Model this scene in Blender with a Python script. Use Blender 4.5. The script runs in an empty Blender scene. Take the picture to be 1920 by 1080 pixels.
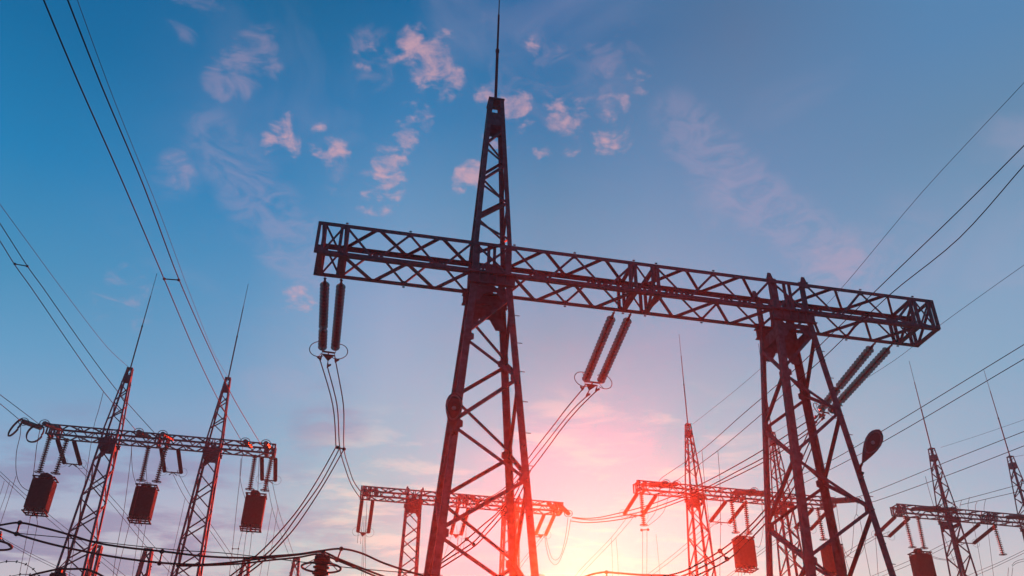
import bpy, math, random
from mathutils import Vector, Matrix, Quaternion

# ------------------------------------------------------------------ camera frame
F, PIT, ROLL, AZ, CAMZ = 1650.0, 0.565277, 0.020543, 0.185911, 1.7
fwd = Vector((0, math.cos(PIT), math.sin(PIT)))
up0 = Vector((0, -math.sin(PIT), math.cos(PIT)))
r0 = Vector((1, 0, 0))
RT = math.cos(ROLL) * r0 + math.sin(ROLL) * up0
UP = -math.sin(ROLL) * r0 + math.cos(ROLL) * up0
DU = Vector((math.cos(AZ), math.sin(AZ), 0))          # along the cross beams
DV = Vector((-math.sin(AZ), math.cos(AZ), 0))         # away from the camera, across the beams
sc = bpy.context.scene
COL = sc.collection

def ray(x, y): return fwd * F + RT * (x - 960) + UP * (540 - y)
def ddir(x, y): return ray(x, y).normalized()
def pl(x, y, v):
    """point of the vertical plane at distance v seen at photo pixel x, y -> (u, v, z above camera)"""
    r = ray(x, y); t = v / r.dot(DV); p = r * t
    return Vector((p.dot(DU), v, p.z))
def W(p): return DU * p[0] + DV * p[1] + Vector((0, 0, p[2] + CAMZ))
ROTZ = Matrix.Rotation(AZ, 4, 'Z')

cd = bpy.data.cameras.new('camera')
cam = bpy.data.objects.new('camera', cd); COL.objects.link(cam)
cd.sensor_width = 36.0; cd.lens = F / 1920 * 36.0; cd.clip_start = 0.1; cd.clip_end = 2000
cam.matrix_world = Matrix(((RT.x, UP.x, -fwd.x, 0), (RT.y, UP.y, -fwd.y, 0), (RT.z, UP.z, -fwd.z, CAMZ), (0, 0, 0, 1)))
sc.camera = cam
sc.view_settings.view_transform = 'Standard'; sc.view_settings.look = 'None'
sc.view_settings.exposure = 2.0; sc.view_settings.gamma = 1.0
sc.cycles.volume_bounces = 0
sc.cycles.max_bounces = 10
sc.cycles.transmission_bounces = 8

# ------------------------------------------------------------------ sun and sky
SUN = ddir(1088, 1122)
GLOW = ddir(1060, 1118)                               # brightest part of the dusk sky
SUN_EL = math.asin(SUN.z); SUN_AZ = math.atan2(SUN.x, SUN.y)
sd = bpy.data.lights.new('sun', 'SUN'); sun = bpy.data.objects.new('sun', sd); COL.objects.link(sun)
sd.energy = 3.0; sd.angle = math.radians(0.5); sd.color = (1.0, 0.04, 0.010)
sun.rotation_euler = (-SUN).to_track_quat('-Z', 'Y').to_euler()

def srgb(*c):
    return tuple((x / 255 / 12.92 if x / 255 <= .04045 else ((x / 255 + .055) / 1.055) ** 2.4) for x in c)

def build_world():
    w = bpy.data.worlds.new('World'); sc.world = w; w.use_nodes = True
    nt = w.node_tree; nt.nodes.clear(); L = nt.links
    def N(t, **k):
        n = nt.nodes.new(t)
        for a, b in k.items(): setattr(n, a, b)
        return n
    def put(sock, v):
        if hasattr(v, 'is_output'): L.new(v, sock)
        else: sock.default_value = v
    def M(op, a, b=0.0, c=None, clamp=False):
        n = N('ShaderNodeMath', operation=op, use_clamp=clamp)
        put(n.inputs[0], a); put(n.inputs[1], b)
        if c is not None: put(n.inputs[2], c)
        return n.outputs[0]
    def VM(op, a, b):
        n = N('ShaderNodeVectorMath', operation=op); put(n.inputs[0], a); put(n.inputs[1], b)
        return n.outputs['Value'] if op == 'DOT_PRODUCT' else n.outputs['Vector']
    def mix(f, a, b, mode='MIX'):
        n = N('ShaderNodeMix', data_type='RGBA', blend_type=mode)
        put(n.inputs[0], f); put(n.inputs[6], a if not isinstance(a, tuple) else (*a, 1)); put(n.inputs[7], b if not isinstance(b, tuple) else (*b, 1))
        return n.outputs[2]
    def ramp(f, stops, interp='EASE'):
        n = N('ShaderNodeValToRGB'); n.color_ramp.interpolation = interp
        e = n.color_ramp.elements
        while len(e) < len(stops): e.new(0.5)
        for i, (p, c) in enumerate(stops): e[i].position = p; e[i].color = (*c, 1)
        put(n.inputs[0], f); return n.outputs[0]
    def smooth(x, lo, hi, a=0.0, b=1.0):
        n = N('ShaderNodeMapRange', interpolation_type='SMOOTHSTEP')
        put(n.inputs[0], x)
        for i, v in enumerate((lo, hi, a, b)): put(n.inputs[1 + i], v)
        return n.outputs[0]
    tc = N('ShaderNodeTexCoord'); d = VM('NORMALIZE', tc.outputs['Generated'], (0, 0, 0))
    # physical dusk sky as the base
    sky = N('ShaderNodeTexSky', sky_type='NISHITA'); sky.sun_disc = False
    sky.sun_elevation = SUN_EL; sky.sun_rotation = SUN_AZ; sky.air_density = 1.0; sky.dust_density = 2.0; sky.ozone_density = 3.0
    # colour by angle from the sun
    ang = M('DIVIDE', M('ARCCOSINE', VM('DOT_PRODUCT', d, tuple(GLOW))), math.pi / 180)
    # colour by height above the horizon, in five directions round the sunset
    sep0 = N('ShaderNodeSeparateXYZ'); L.new(d, sep0.inputs[0])
    el = M('MULTIPLY', M('ARCSINE', sep0.outputs[2]), 180 / math.pi)
    az = M('MULTIPLY', M('ARCTAN2', sep0.outputs[0], sep0.outputs[1]), 180 / math.pi)
    elf = M('DIVIDE', M('SUBTRACT', el, 10.0), 45.0, clamp=True)
    col = None
    for i, (a0, stops) in enumerate(SKY):
        c = ramp(elf, [((e - 10) / 45.0, k) for e, k in stops], 'LINEAR')
        if col is None: col = c
        else: col = mix(M('DIVIDE', M('SUBTRACT', az, SKY[i - 1][0]), a0 - SKY[i - 1][0], clamp=True), col, c)
    # cloud layer: directions projected on a flat layer high above
    sep = N('ShaderNodeSeparateXYZ'); L.new(d, sep.inputs[0])
    iz = M('DIVIDE', 1.0, M('MAXIMUM', M('ADD', sep.outputs[2], 0.06), 0.02))
    cb = N('ShaderNodeCombineXYZ'); L.new(M('MULTIPLY', sep.outputs[0], iz), cb.inputs[0]); L.new(M('MULTIPLY', sep.outputs[1], iz), cb.inputs[1])
    P = cb.outputs[0]
    def noise(scale, detail, rough, off=(0, 0, 0), dist=0.0, vec=None, strx=1.0):
        mp = N('ShaderNodeMapping'); L.new(vec if vec is not None else P, mp.inputs[0]); mp.inputs['Location'].default_value = off
        mp.inputs['Scale'].default_value = (strx, 1, 1)
        n = N('ShaderNodeTexNoise'); L.new(mp.outputs[0], n.inputs[0])
        n.inputs['Scale'].default_value = scale; n.inputs['Detail'].default_value = detail; n.inputs['Roughness'].default_value = rough
        n.inputs['Distortion'].default_value = dist
        return n.outputs['Fac']
    # puffs: where they stand
    def blobs(lst):
        tot = None
        for (x, y, rx, s) in lst:
            c = ddir(x, y); a = math.atan(rx * 1.3 / F)
            v = VM('DOT_PRODUCT', d, tuple(c))
            m = N('ShaderNodeMapRange', interpolation_type='SMOOTHSTEP')
            L.new(v, m.inputs[0]); m.inputs[1].default_value = math.cos(a); m.inputs[2].default_value = 1.0
            m.inputs[3].default_value = 0.0; m.inputs[4].default_value = s
            tot = m.outputs[0] if tot is None else M('MAXIMUM', tot, m.outputs[0])
        return tot
    n1 = noise(24.0, 7.0, 0.58, dist=0.3); n2 = noise(70.0, 5.0, 0.6, (3, 1, 0))
    nn = M('ADD', M('MULTIPLY', n1, 0.85), M('MULTIPLY', n2, 0.15))
    bp = blobs(PUFFS)
    puff = M('ADD', bp, M('MULTIPLY', M('SUBTRACT', nn, 0.5), 4.0))
    puff = M('MULTIPLY', smooth(puff, 0.42, 1.5), smooth(bp, 0.0, 0.25))
    col = mix(M('MULTIPLY', puff, 0.72), col, mix(n2, srgb(204, 156, 172), srgb(226, 176, 180)))
    faint = M('ADD', blobs(FAINT), M('MULTIPLY', M('SUBTRACT', noise(18.0, 7.0, 0.62, (7, 2, 0), 0.8), 0.5), 3.0))
    faint = M('MULTIPLY', smooth(faint, 0.25, 1.1), smooth(blobs(FAINT), 0.0, 0.35))
    col = mix(M('MULTIPLY', faint, 0.28), col, srgb(196, 160, 180))
    st = M('MULTIPLY', smooth(blobs(STREAK), 0.0, 0.9), smooth(noise(16.0, 7.0, 0.65, (4, 8, 0), 1.2), 0.34, 0.64))
    col = mix(M('MULTIPLY', st, 0.24), col, srgb(190, 165, 190))
    # long wisps drifting across
    ws = noise(2.2, 6.0, 0.55, (1.3, 0.4, 0), 1.2)
    wisp = M('MULTIPLY', M('MULTIPLY', smooth(ws, 0.50, 0.72), smooth(ang, 12, 24)), smooth(az, -34, -12))
    col = mix(M('MULTIPLY', wisp, 0.22), col, srgb(184, 168, 192))
    # low grey violet banks near the horizon on the left
    lowmask = M('MULTIPLY', blobs(LOW), smooth(noise(5.0, 6.0, 0.6, (2, 5, 0), 0.3, strx=0.6), 0.42, 0.58))
    col = mix(M('MULTIPLY', lowmask, 0.75), col, srgb(128, 120, 158))
    bright = M('MULTIPLY', blobs(GLOWB), smooth(noise(7.0, 6.0, 0.6, (9, 3, 0), 0.3, strx=0.5), 0.48, 0.66))
    col = mix(M('MULTIPLY', bright, 0.55), col, srgb(255, 232, 205))
    # away from the sun and under the horizon the dusk is dark
    dark = M('ADD', M('MULTIPLY', smooth(ang, 60, 115), 1.0), 0.0)
    col = mix(dark, col, srgb(62, 108, 145))
    bg = N('ShaderNodeBackground'); L.new(col, bg.inputs[0]); bg.inputs[1].default_value = SKYGAIN
    bn = N('ShaderNodeBackground'); L.new(sky.outputs[0], bn.inputs[0]); bn.inputs[1].default_value = 0.001
    ad = N('ShaderNodeAddShader'); L.new(bg.outputs[0], ad.inputs[0]); L.new(bn.outputs[0], ad.inputs[1])
    out = N('ShaderNodeOutputWorld'); L.new(ad.outputs[0], out.inputs[0])

SKYGAIN = 0.25
SKY = [(-35, [(12, (0.4708, 0.455, 0.539)), (18, (0.2329, 0.3901, 0.5772)), (24, (0.1025, 0.3268, 0.5455)), (28, (0.0491, 0.2698, 0.4849)), (35, (0.0055, 0.2045, 0.4451)), (42, (0.0, 0.1434, 0.3416)), (52, (0.0, 0.1064, 0.2873))]), (-20, [(12, (0.5846, 0.5118, 0.5263)), (16, (0.4384, 0.4646, 0.564)), (20, (0.2332, 0.3886, 0.5639)), (24, (0.1352, 0.3436, 0.5448)), (30, (0.0552, 0.2852, 0.5141)), (36, (0.0168, 0.222, 0.4674)), (42, (0.0027, 0.174, 0.4018)), (48, (0.0, 0.1297, 0.3048)), (54, (0.0, 0.1018, 0.2621))]), (-9, [(12, (0.4118, 0.595, 0.5479)), (15, (0.3346, 0.5612, 0.5474)), (18, (0.3007, 0.5005, 0.5421)), (22, (0.1984, 0.4457, 0.562)), (26, (0.2038, 0.4052, 0.5628)), (31, (0.2013, 0.3619, 0.5509)), (37, (0.0923, 0.2853, 0.5024)), (43, (0.0227, 0.2004, 0.4339)), (50, (0.0, 0.1324, 0.3276))]), (3, [(12, (0.0, 0.3311, 0.4574)), (15, (0.0, 0.3599, 0.5488)), (17, (0.0, 0.5003, 0.6147)), (20, (0.0, 0.4851, 0.5955)), (24, (0.0, 0.4374, 0.5635)), (28.6, (0.0881, 0.3396, 0.4704)), (32, (0.1146, 0.3121, 0.4835)), (37, (0.0909, 0.2634, 0.4388)), (43, (0.029, 0.1864, 0.3911)), (50, (0.0074, 0.1376, 0.3417))]), (11, [(12, (0.0, 0.6648, 0.5814)), (16, (0.0, 0.629, 0.6399)), (19, (0.0, 0.5517, 0.6022)), (23, (0.0, 0.4458, 0.5641)), (28, (0.1222, 0.3498, 0.494)), (33, (0.1566, 0.3229, 0.4957)), (40, (0.0964, 0.2404, 0.4336)), (48, (0.0467, 0.1614, 0.3416))]), (20, [(12, (0.5573, 0.6179, 0.5739)), (16, (0.4572, 0.5637, 0.5935)), (20, (0.2899, 0.4678, 0.5617)), (25, (0.2009, 0.3995, 0.5252)), (30, (0.1582, 0.3278, 0.5137)), (38, (0.1104, 0.2525, 0.4449)), (47, (0.0832, 0.1805, 0.3371)), (53, (0.0468, 0.1493, 0.3048))]), (35, [(12, (0.5933, 0.5232, 0.5507)), (18, (0.273, 0.4038, 0.5574)), (24, (0.1979, 0.3788, 0.5448)), (30, (0.1898, 0.3404, 0.5145)), (38, (0.1163, 0.2491, 0.4123)), (43, (0.0856, 0.2301, 0.4284)), (52, (0.0676, 0.2044, 0.4018))])]  #SKYTABLE
PUFFS = [(800, 110, 62, 1.0), (835, 150, 38, .9), (775, 90, 30, .7), (780, 226, 36, .9), (768, 268, 32, .8), (730, 306, 42, 1.0), (735, 350, 34, .8),
         (705, 382, 34, .7), (600, 262, 32, .9), (632, 286, 34, .9), (503, 268, 24, .8), (545, 268, 28, .8), (525, 235, 30, .55), (968, 205, 40, .9), (1058, 208, 46, .85),
         (1150, 205, 34, .7), (1200, 150, 26, .6), (1130, 262, 28, .7), (1165, 265, 32, .75), (1070, 262, 34, .75), (1022, 277, 24, .6),
         (885, 325, 34, .95), (862, 345, 22, .8), (905, 175, 26, .7), (560, 566, 34, .75), (700, 100, 42, .5), (1000, 86, 26, .5), (683, 290, 16, .6), (930, 255, 30, .6)]
FAINT = [(470, 100, 60, .7), (430, 150, 45, .7), (370, 25, 50, .5), (1570, 495, 50, .8), (660, 350, 50, .5), (1110, 90, 60, .4), (240, 560, 60, .45), (1100, 130, 120, .35), (950, 130, 110, .3), (330, 315, 40, .5), (700, 110, 60, .5)]
STREAK = [(1265, 215, 50, .6), (1300, 255, 60, .8), (1340, 300, 65, .9), (1385, 345, 60, .9), (1430, 385, 60, .9), (1475, 415, 60, .8), (1520, 450, 60, .8), (1560, 485, 70, 1.0), (1600, 500, 60, .8), (1640, 470, 60, .5), (1700, 430, 70, .4),
          (395, 250, 50, .6), (430, 300, 55, .8), (465, 350, 60, .8), (500, 400, 65, .9), (540, 450, 65, .9), (575, 495, 60, .7), (330, 330, 45, .5), (1130, 140, 70, .4)]
LOW = [(130, 960, 160, .8), (300, 1010, 170, .8), (450, 1030, 120, .7), (40, 1040, 150, .9), (620, 795, 70, .55), (560, 1000, 120, .5), (700, 1000, 90, .25)]
GLOWB = [(1200, 1010, 260, .8), (720, 1000, 200, .7), (1050, 900, 160, .6), (1350, 960, 160, .4)]
build_world()

# ------------------------------------------------------------------ materials
def material(name, col, rough=0.6, metal=0.0, nscale=8.0, namp=0.35, bump=0.0, col2=None):
    m = bpy.data.materials.new(name); m.use_nodes = True; nt = m.node_tree
    b = nt.nodes['Principled BSDF']; b.inputs['Specular IOR Level'].default_value = 0.12; b.inputs['Roughness'].default_value = rough; b.inputs['Metallic'].default_value = metal
    tc = nt.nodes.new('ShaderNodeTexCoord'); nz = nt.nodes.new('ShaderNodeTexNoise')
    nz.inputs['Scale'].default_value = nscale; nz.inputs['Detail'].default_value = 5.0
    nt.links.new(tc.outputs['Object'], nz.inputs[0])
    cr = nt.nodes.new('ShaderNodeValToRGB'); c2 = col2 or tuple(c * (1 - namp) for c in col)
    cr.color_ramp.elements[0].color = (*c2, 1); cr.color_ramp.elements[1].color = (*[min(1, c * (1 + namp)) for c in col], 1)
    cr.color_ramp.elements[0].position = .35; cr.color_ramp.elements[1].position = .68
    nt.links.new(nz.outputs['Fac'], cr.inputs[0]); nt.links.new(cr.outputs[0], b.inputs['Base Color'])
    if bump:
        bp = nt.nodes.new('ShaderNodeBump'); bp.inputs['Strength'].default_value = bump; bp.inputs['Distance'].default_value = 0.01
        nt.links.new(nz.outputs['Fac'], bp.inputs['Height']); nt.links.new(bp.outputs[0], b.inputs['Normal'])
    return m
STEEL = material('weathered_steel', (0.040, 0.062, 0.074), 0.75, 0.0, 6.0, 0.35, 0.15)
IRON = material('dark_fitting', (0.025, 0.025, 0.027), 0.7, 0.0, 20.0, 0.3)
WIRE = material('oxidised_wire', (0.018, 0.018, 0.019), 0.85, 0.0, 30.0, 0.2)
PORC = material('brown_porcelain', (0.03, 0.018, 0.015), 0.5, 0.0, 15.0, 0.3)
TRAPM = material('trap_paint', (0.016, 0.013, 0.014), 0.9, 0.0, 5.0, 0.35)
RIMM = material('lamp_rim', (0.12, 0.125, 0.13), 0.5, 0.0, 9.0, 0.2)
LAMPM = material('lamp_housing', (0.05, 0.05, 0.053), 0.5, 0.0, 9.0, 0.25)
CONC = material('concrete', (0.3, 0.29, 0.27), 0.9, 0.0, 4.0, 0.25, 0.3)
GROUND = material('gravel_ground', (0.16, 0.15, 0.12), 0.95, 0.0, 0.4, 0.4, 0.4, (0.06, 0.08, 0.035))
def glass_mat(name, col, rough):
    m = bpy.data.materials.new(name); m.use_nodes = True; b = m.node_tree.nodes['Principled BSDF']
    nt = m.node_tree; nz = nt.nodes.new('ShaderNodeTexNoise'); nz.inputs['Scale'].default_value = 5.0
    tc = nt.nodes.new('ShaderNodeTexCoord'); nt.links.new(tc.outputs['Object'], nz.inputs[0])
    cr = nt.nodes.new('ShaderNodeValToRGB'); cr.color_ramp.elements[0].color = (*[c * .85 for c in col], 1); cr.color_ramp.elements[1].color = (*col, 1)
    nt.links.new(nz.outputs['Fac'], cr.inputs[0]); nt.links.new(cr.outputs[0], b.inputs['Base Color'])
    b.inputs['Transmission Weight'].default_value = 1.0
    b.inputs['Roughness'].default_value = rough; b.inputs['IOR'].default_value = 1.5
    return m
GLASS = glass_mat('green_glass', (0.045, 0.105, 0.09), 0.10)
PALEGLASS = material('pale_toughened_glass', (0.075, 0.10, 0.095), 0.25, 0.0, 10.0, 0.15)
LENS = material('lamp_lens', (0.03, 0.03, 0.032), 0.25, 0.0, 3.0, 0.2)

# ------------------------------------------------------------------ mesh builder
def perp(t):
    t = t.normalized(); a = Vector((0, 0, 1)) if abs(t.z) < .9 else Vector((1, 0, 0))
    p = t.cross(a).normalized(); return p, t.cross(p).normalized()
class MB:
    def __init__(s): s.v = []; s.f = []
    def extrude(s, prof, a, b, p, q):
        n0 = len(s.v); k = len(prof)
        for o in (a, b):
            for (x, y) in prof: s.v.append(o + p * x + q * y)
        s.f.append(tuple(n0 + i for i in range(k - 1, -1, -1))); s.f.append(tuple(n0 + k + i for i in range(k)))
        for i in range(k):
            j = (i + 1) % k; s.f.append((n0 + i, n0 + j, n0 + k + j, n0 + k + i))
    def angle(s, a, b, size, t, p, q):
        """L-section from a to b, heel on the line, flanges towards p and q"""
        a = Vector(a); b = Vector(b); d = (b - a).normalized()
        p = Vector(p); p = (p - d * p.dot(d)).normalized(); q = Vector(q); q = (q - d * q.dot(d)); q = (q - p * q.dot(p)).normalized()
        s.extrude([(0, 0), (size, 0), (size, t), (t, t), (t, size), (0, size)], a, b, p, q)
    def bar(s, a, b, w, h, side=None):
        a = Vector(a); b = Vector(b); d = (b - a).normalized()
        if side is None: p, q = perp(d)
        else:
            p = Vector(side); p = (p - d * p.dot(d)).normalized(); q = d.cross(p)
        s.extrude([(-w / 2, -h / 2), (w / 2, -h / 2), (w / 2, h / 2), (-w / 2, h / 2)], a, b, p, q)
    def box(s, lo, hi):
        x0, y0, z0 = lo; x1, y1, z1 = hi
        s.extrude([(x0, y0), (x1, y0), (x1, y1), (x0, y1)], Vector((0, 0, z0)), Vector((0, 0, z1)), Vector((1, 0, 0)), Vector((0, 1, 0)))
    def plate(s, pts, n, t):
        """flat polygon given as points, thickness t along n"""
        n = Vector(n).normalized(); k = len(pts); n0 = len(s.v)
        for o in (-t / 2, t / 2):
            for p in pts: s.v.append(Vector(p) + n * o)
        s.f.append(tuple(n0 + i for i in range(k - 1, -1, -1))); s.f.append(tuple(n0 + k + i for i in range(k)))
        for i in range(k):
            j = (i + 1) % k; s.f.append((n0 + i, n0 + j, n0 + k + j, n0 + k + i))
    def tube(s, pts, r, n=6, closed=False, r1=None):
        pts = [Vector(p) for p in pts]; n0 = len(s.v); m = len(pts); pr = None
        for i, p in enumerate(pts):
            if closed: t = pts[(i + 1) % m] - pts[i - 1]
            else: t = pts[min(i + 1, m - 1)] - pts[max(i - 1, 0)]
            t = t.normalized()
            if pr is None: pr, _ = perp(t)
            pr = (pr - t * pr.dot(t)).normalized(); q = t.cross(pr)
            rr = r if r1 is None else r + (r1 - r) * i / max(1, m - 1)
            for k in range(n):
                a = 2 * math.pi * k / n; s.v.append(p + pr * math.cos(a) * rr + q * math.sin(a) * rr)
        for i in range(m if closed else m - 1):
            j = (i + 1) % m
            for k in range(n):
                l = (k + 1) % n; s.f.append((n0 + i * n + k, n0 + i * n + l, n0 + j * n + l, n0 + j * n + k))
        if not closed:
            s.f.append(tuple(n0 + k for k in range(n - 1, -1, -1))); s.f.append(tuple(n0 + (m - 1) * n + k for k in range(n)))
    def lathe(s, prof, o=(0, 0, 0), axis=(0, 0, 1), n=16, closed=False):
        """profile of (radius, height along axis)"""
        o = Vector(o); ax = Vector(axis).normalized(); p, q = perp(ax); n0 = len(s.v); m = len(prof)
        for (r, h) in prof:
            for k in range(n):
                a = 2 * math.pi * k / n; s.v.append(o + ax * h + (p * math.cos(a) + q * math.sin(a)) * r)
        for i in range(m if closed else m - 1):
            j = (i + 1) % m
            for k in range(n):
                l = (k + 1) % n; s.f.append((n0 + i * n + k, n0 + i * n + l, n0 + j * n + l, n0 + j * n + k))
        if not closed:
            s.f.append(tuple(n0 + k for k in range(n - 1, -1, -1))); s.f.append(tuple(n0 + (m - 1) * n + k for k in range(n)))
    def mesh(s, name, mat, smooth=False):
        me = bpy.data.meshes.new(name); me.from_pydata([tuple(v) for v in s.v], [], s.f); me.update()
        import bmesh
        bm = bmesh.new(); bm.from_mesh(me); bmesh.ops.recalc_face_normals(bm, faces=bm.faces); bm.to_mesh(me); bm.free()
        me.materials.append(mat)
        if smooth:
            for p in me.polygons: p.use_smooth = True
        return me
    def build(s, name, mat, parent=None, smooth=False, mw=None):
        return put(name, s.mesh(name, mat, smooth), parent, mw)
def put(name, me, parent=None, mw=None):
    o = bpy.data.objects.new(name, me); COL.objects.link(o)
    if parent is not None: o.parent = parent
    if mw is not None: o.matrix_world = mw
    return o
def tag(o, label=None, cat=None, group=None, kind=None):
    for k, x in (('label', label), ('category', cat), ('group', group), ('kind', kind)):
        if x: o[k] = x
    return o
def frame(p, rot=None):
    """matrix of a thing standing at (u, v, z): its own x runs along the beams, y away, z up"""
    m = Matrix.Translation(W(p)) @ ROTZ
    return m @ rot.to_matrix().to_4x4() if rot is not None else m
def thing(name, p, label, cat, group=None, rot=None, s=1.0):
    o = bpy.data.objects.new(name, None); COL.objects.link(o); o.empty_display_size = .3
    o.matrix_world = frame(p, rot) @ Matrix.Scale(s, 4); return tag(o, label, cat, group)

# ------------------------------------------------------------------ ground
gm = MB(); nx = 24
for j in range(nx + 1):
    for i in range(nx + 1):
        u = -58 + 116 * i / nx; v = -38 + 85 * j / nx
        gm.v.append(DU * u + DV * v + Vector((0, 0, 0.05 * math.sin(u * .31) * math.cos(v * .23))))
for j in range(nx):
    for i in range(nx):
        a = j * (nx + 1) + i; gm.f.append((a, a + 1, a + nx + 2, a + nx + 1))
tag(gm.build('ground', GROUND), kind='structure')

# ------------------------------------------------------------------ lattice pieces
HAZE_D, HAZE_G = 0.0010, 0.935
K = 0.48        # the distant yard is scaled about the camera, nearer with less haze before it: same height of beams, sections and spans about half of the near gantry's
CORN = [(-1, -1), (1, -1), (1, 1), (-1, 1)]
def lattice_tower(root, name, uc, vc, zl, hw, nodesA, nodesB, leg, brace, t=0.014, gus=False):
    """four angle legs through levels zl with half width hw(z); zigzag bracing on each face; corners 0,2 use nodesA, 1,3 nodesB"""
    X, Y = Vector((1, 0, 0)), Vector((0, 1, 0))
    def c(k, z, inset=0.0):
        a, b = CORN[k]; h = hw(z) - inset; return Vector((uc + a * h, vc + b * h, z))
    m = MB()
    for k in range(4):
        k2 = (k + 1) % 4
        nrm = [Vector((0, 1, 0)), Vector((-1, 0, 0)), Vector((0, -1, 0)), Vector((1, 0, 0))][k]
        na, nb = (nodesA, nodesB) if k % 2 == 0 else (nodesB, nodesA)
        seq = sorted([(z, k) for z in na] + [(z, k2) for z in nb], reverse=True)
        for i in range(len(seq) - 1):
            (z0, c0), (z1, c1) = seq[i], seq[i + 1]
            if c0 == c1: continue
            off = nrm * (t + .004 + (.004 if i % 2 else 0))
            a = c(c0, z0) + off; b = c(c1, z1) + off
            dd = (b - a).normalized(); a = a + dd * leg * .25; b = b - dd * leg * .25
            m.angle(a, b, brace, t * .7, nrm.cross(dd), nrm)
    if gus:
        for k in range(4):
            k2 = (k + 1) % 4; nrm = [Vector((0, 1, 0)), Vector((-1, 0, 0)), Vector((0, -1, 0)), Vector((1, 0, 0))][k]
            for cc, other, zs in ((k, k2, nodesA if k % 2 == 0 else nodesB), (k2, k, nodesB if k % 2 == 0 else nodesA)):
                for z in zs:
                    if z < 1: continue
                    e = (c(other, z) - c(cc, z)).normalized(); p = c(cc, z) + nrm * (t + .002) + e * leg * .75
                    m.plate([p + Vector((0, 0, -.15)), p + e * .13 + Vector((0, 0, -.08)), p + e * .13 + Vector((0, 0, .08)), p + Vector((0, 0, .15))], nrm, .003)
    part = m.build(name, STEEL, root)
    for k in range(4):
        a, b = CORN[k]; lm = MB()
        for i in range(len(zl) - 1):
            lm.angle(c(k, zl[i]), c(k, zl[i + 1]), leg, t, -X * a, -Y * b)
        lm.build('leg', STEEL, part)
    return part, c

def cross_beam(root, u0, v0, z0, Ln, Wd, H, bays, frames, chord, brace, strut, t=0.012, name='cross_beam', gus=False):
    X, Y, Z = Vector((1, 0, 0)), Vector((0, 1, 0)), Vector((0, 0, 1))
    P = {'NT': (v0, z0 + H, Y, -Z), 'NB': (v0, z0, Y, Z), 'FB': (v0 + Wd, z0, -Y, Z), 'FT': (v0 + Wd, z0 + H, -Y, -Z)}
    bm_ = []
    faces = [('NT', 'NB', Y), ('NB', 'FB', Z), ('FB', 'FT', -Y), ('FT', 'NT', -Z)]
    for (ua, ub, n) in bays:
        s = (ub - ua) / n; m = MB(); bm_.append(m)
        for fi, (A, B, nr) in enumerate(faces):
            for i in range(n):
                ca, cb = (A, B) if i % 2 == 0 else (B, A)
                off = nr * (t + .003 + (.004 if i % 2 else 0))
                a = Vector((ua + s * i, P[ca][0], P[ca][1])) + off; b = Vector((ua + s * (i + 1), P[cb][0], P[cb][1])) + off
                # keep the bars just inside the chords' heels
                e = Vector((0, (P[cb][0] - P[ca][0]), (P[cb][1] - P[ca][1]))).normalized() * .02
                dd = (b - a).normalized()
                m.angle(a + e, b - e, brace, t * .7, nr.cross(dd), nr)
        if gus:
            for fi, (A, B, nr) in enumerate(faces):
                for i in range(n + 1):
                    ca, cb = (A, B) if i % 2 == 0 else (B, A)
                    e = Vector((0, P[cb][0] - P[ca][0], P[cb][1] - P[ca][1])).normalized(); p = Vector((ua + s * i, P[ca][0], P[ca][1])) + nr * (t + .0018)
                    m.plate([p + X * .13 - e * .0, p + X * .07 + e * .17, p - X * .07 + e * .17, p - X * .13], nr, .0022)
                    if fi in (0, 2): m.plate([p + X * .035 - e * .004 - nr * (t + .03), p + X * .035 - e * .03 - nr * (t + .03), p - X * .035 - e * .03 - nr * (t + .03), p - X * .035 - e * .004 - nr * (t + .03)], nr, .04)
    beam = bm_[0].build(name, STEEL, root)
    for m in bm_[1:]: m.build('bracing', STEEL, beam)
    for k, (vv, zz, py, pz) in P.items():
        c = MB(); c.angle((u0, vv, zz), (u0 + Ln, vv, zz), chord, t, py, pz); c.build('chord', STEEL, beam)
    g = .018
    for u in frames:
        fr = MB()
        for vv in (v0 + g, v0 + Wd - g):
            for du in (-strut * .75, strut * .25):
                fr.bar((u + du, vv, z0 + g), (u + du, vv, z0 + H - g), strut * .55, strut * .45, X)
        fr.bar((u, v0 + .02, z0 + .03), (u, v0 + Wd - .02, z0 + .03), strut * .9, .05, X)
        fr.bar((u, v0 + .02, z0 + H - .03), (u, v0 + Wd - .02, z0 + H - .03), strut * .7, .05, X)
        fr.bar((u, v0 + .05, z0 + .06), (u, v0 + Wd - .05, z0 + H - .06), strut * .5, .04, X)
        fr.bar((u + .05, v0 + .05, z0 + H - .06), (u + .05, v0 + Wd - .05, z0 + .06), strut * .5, .04, X)
        fr.build('hanger_frame', STEEL, beam)
    return beam

def xbays(beam_mesh, u0, u1, v, z0, z1, w, nrm):
    beam_mesh.bar((u0, v, z0), (u1, v, z1), w, .012, Vector((0, 0, 1)))
    beam_mesh.bar((u0, v + nrm * .014, z1), (u1, v + nrm * .014, z0), w, .012, Vector((0, 0, 1)))

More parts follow.
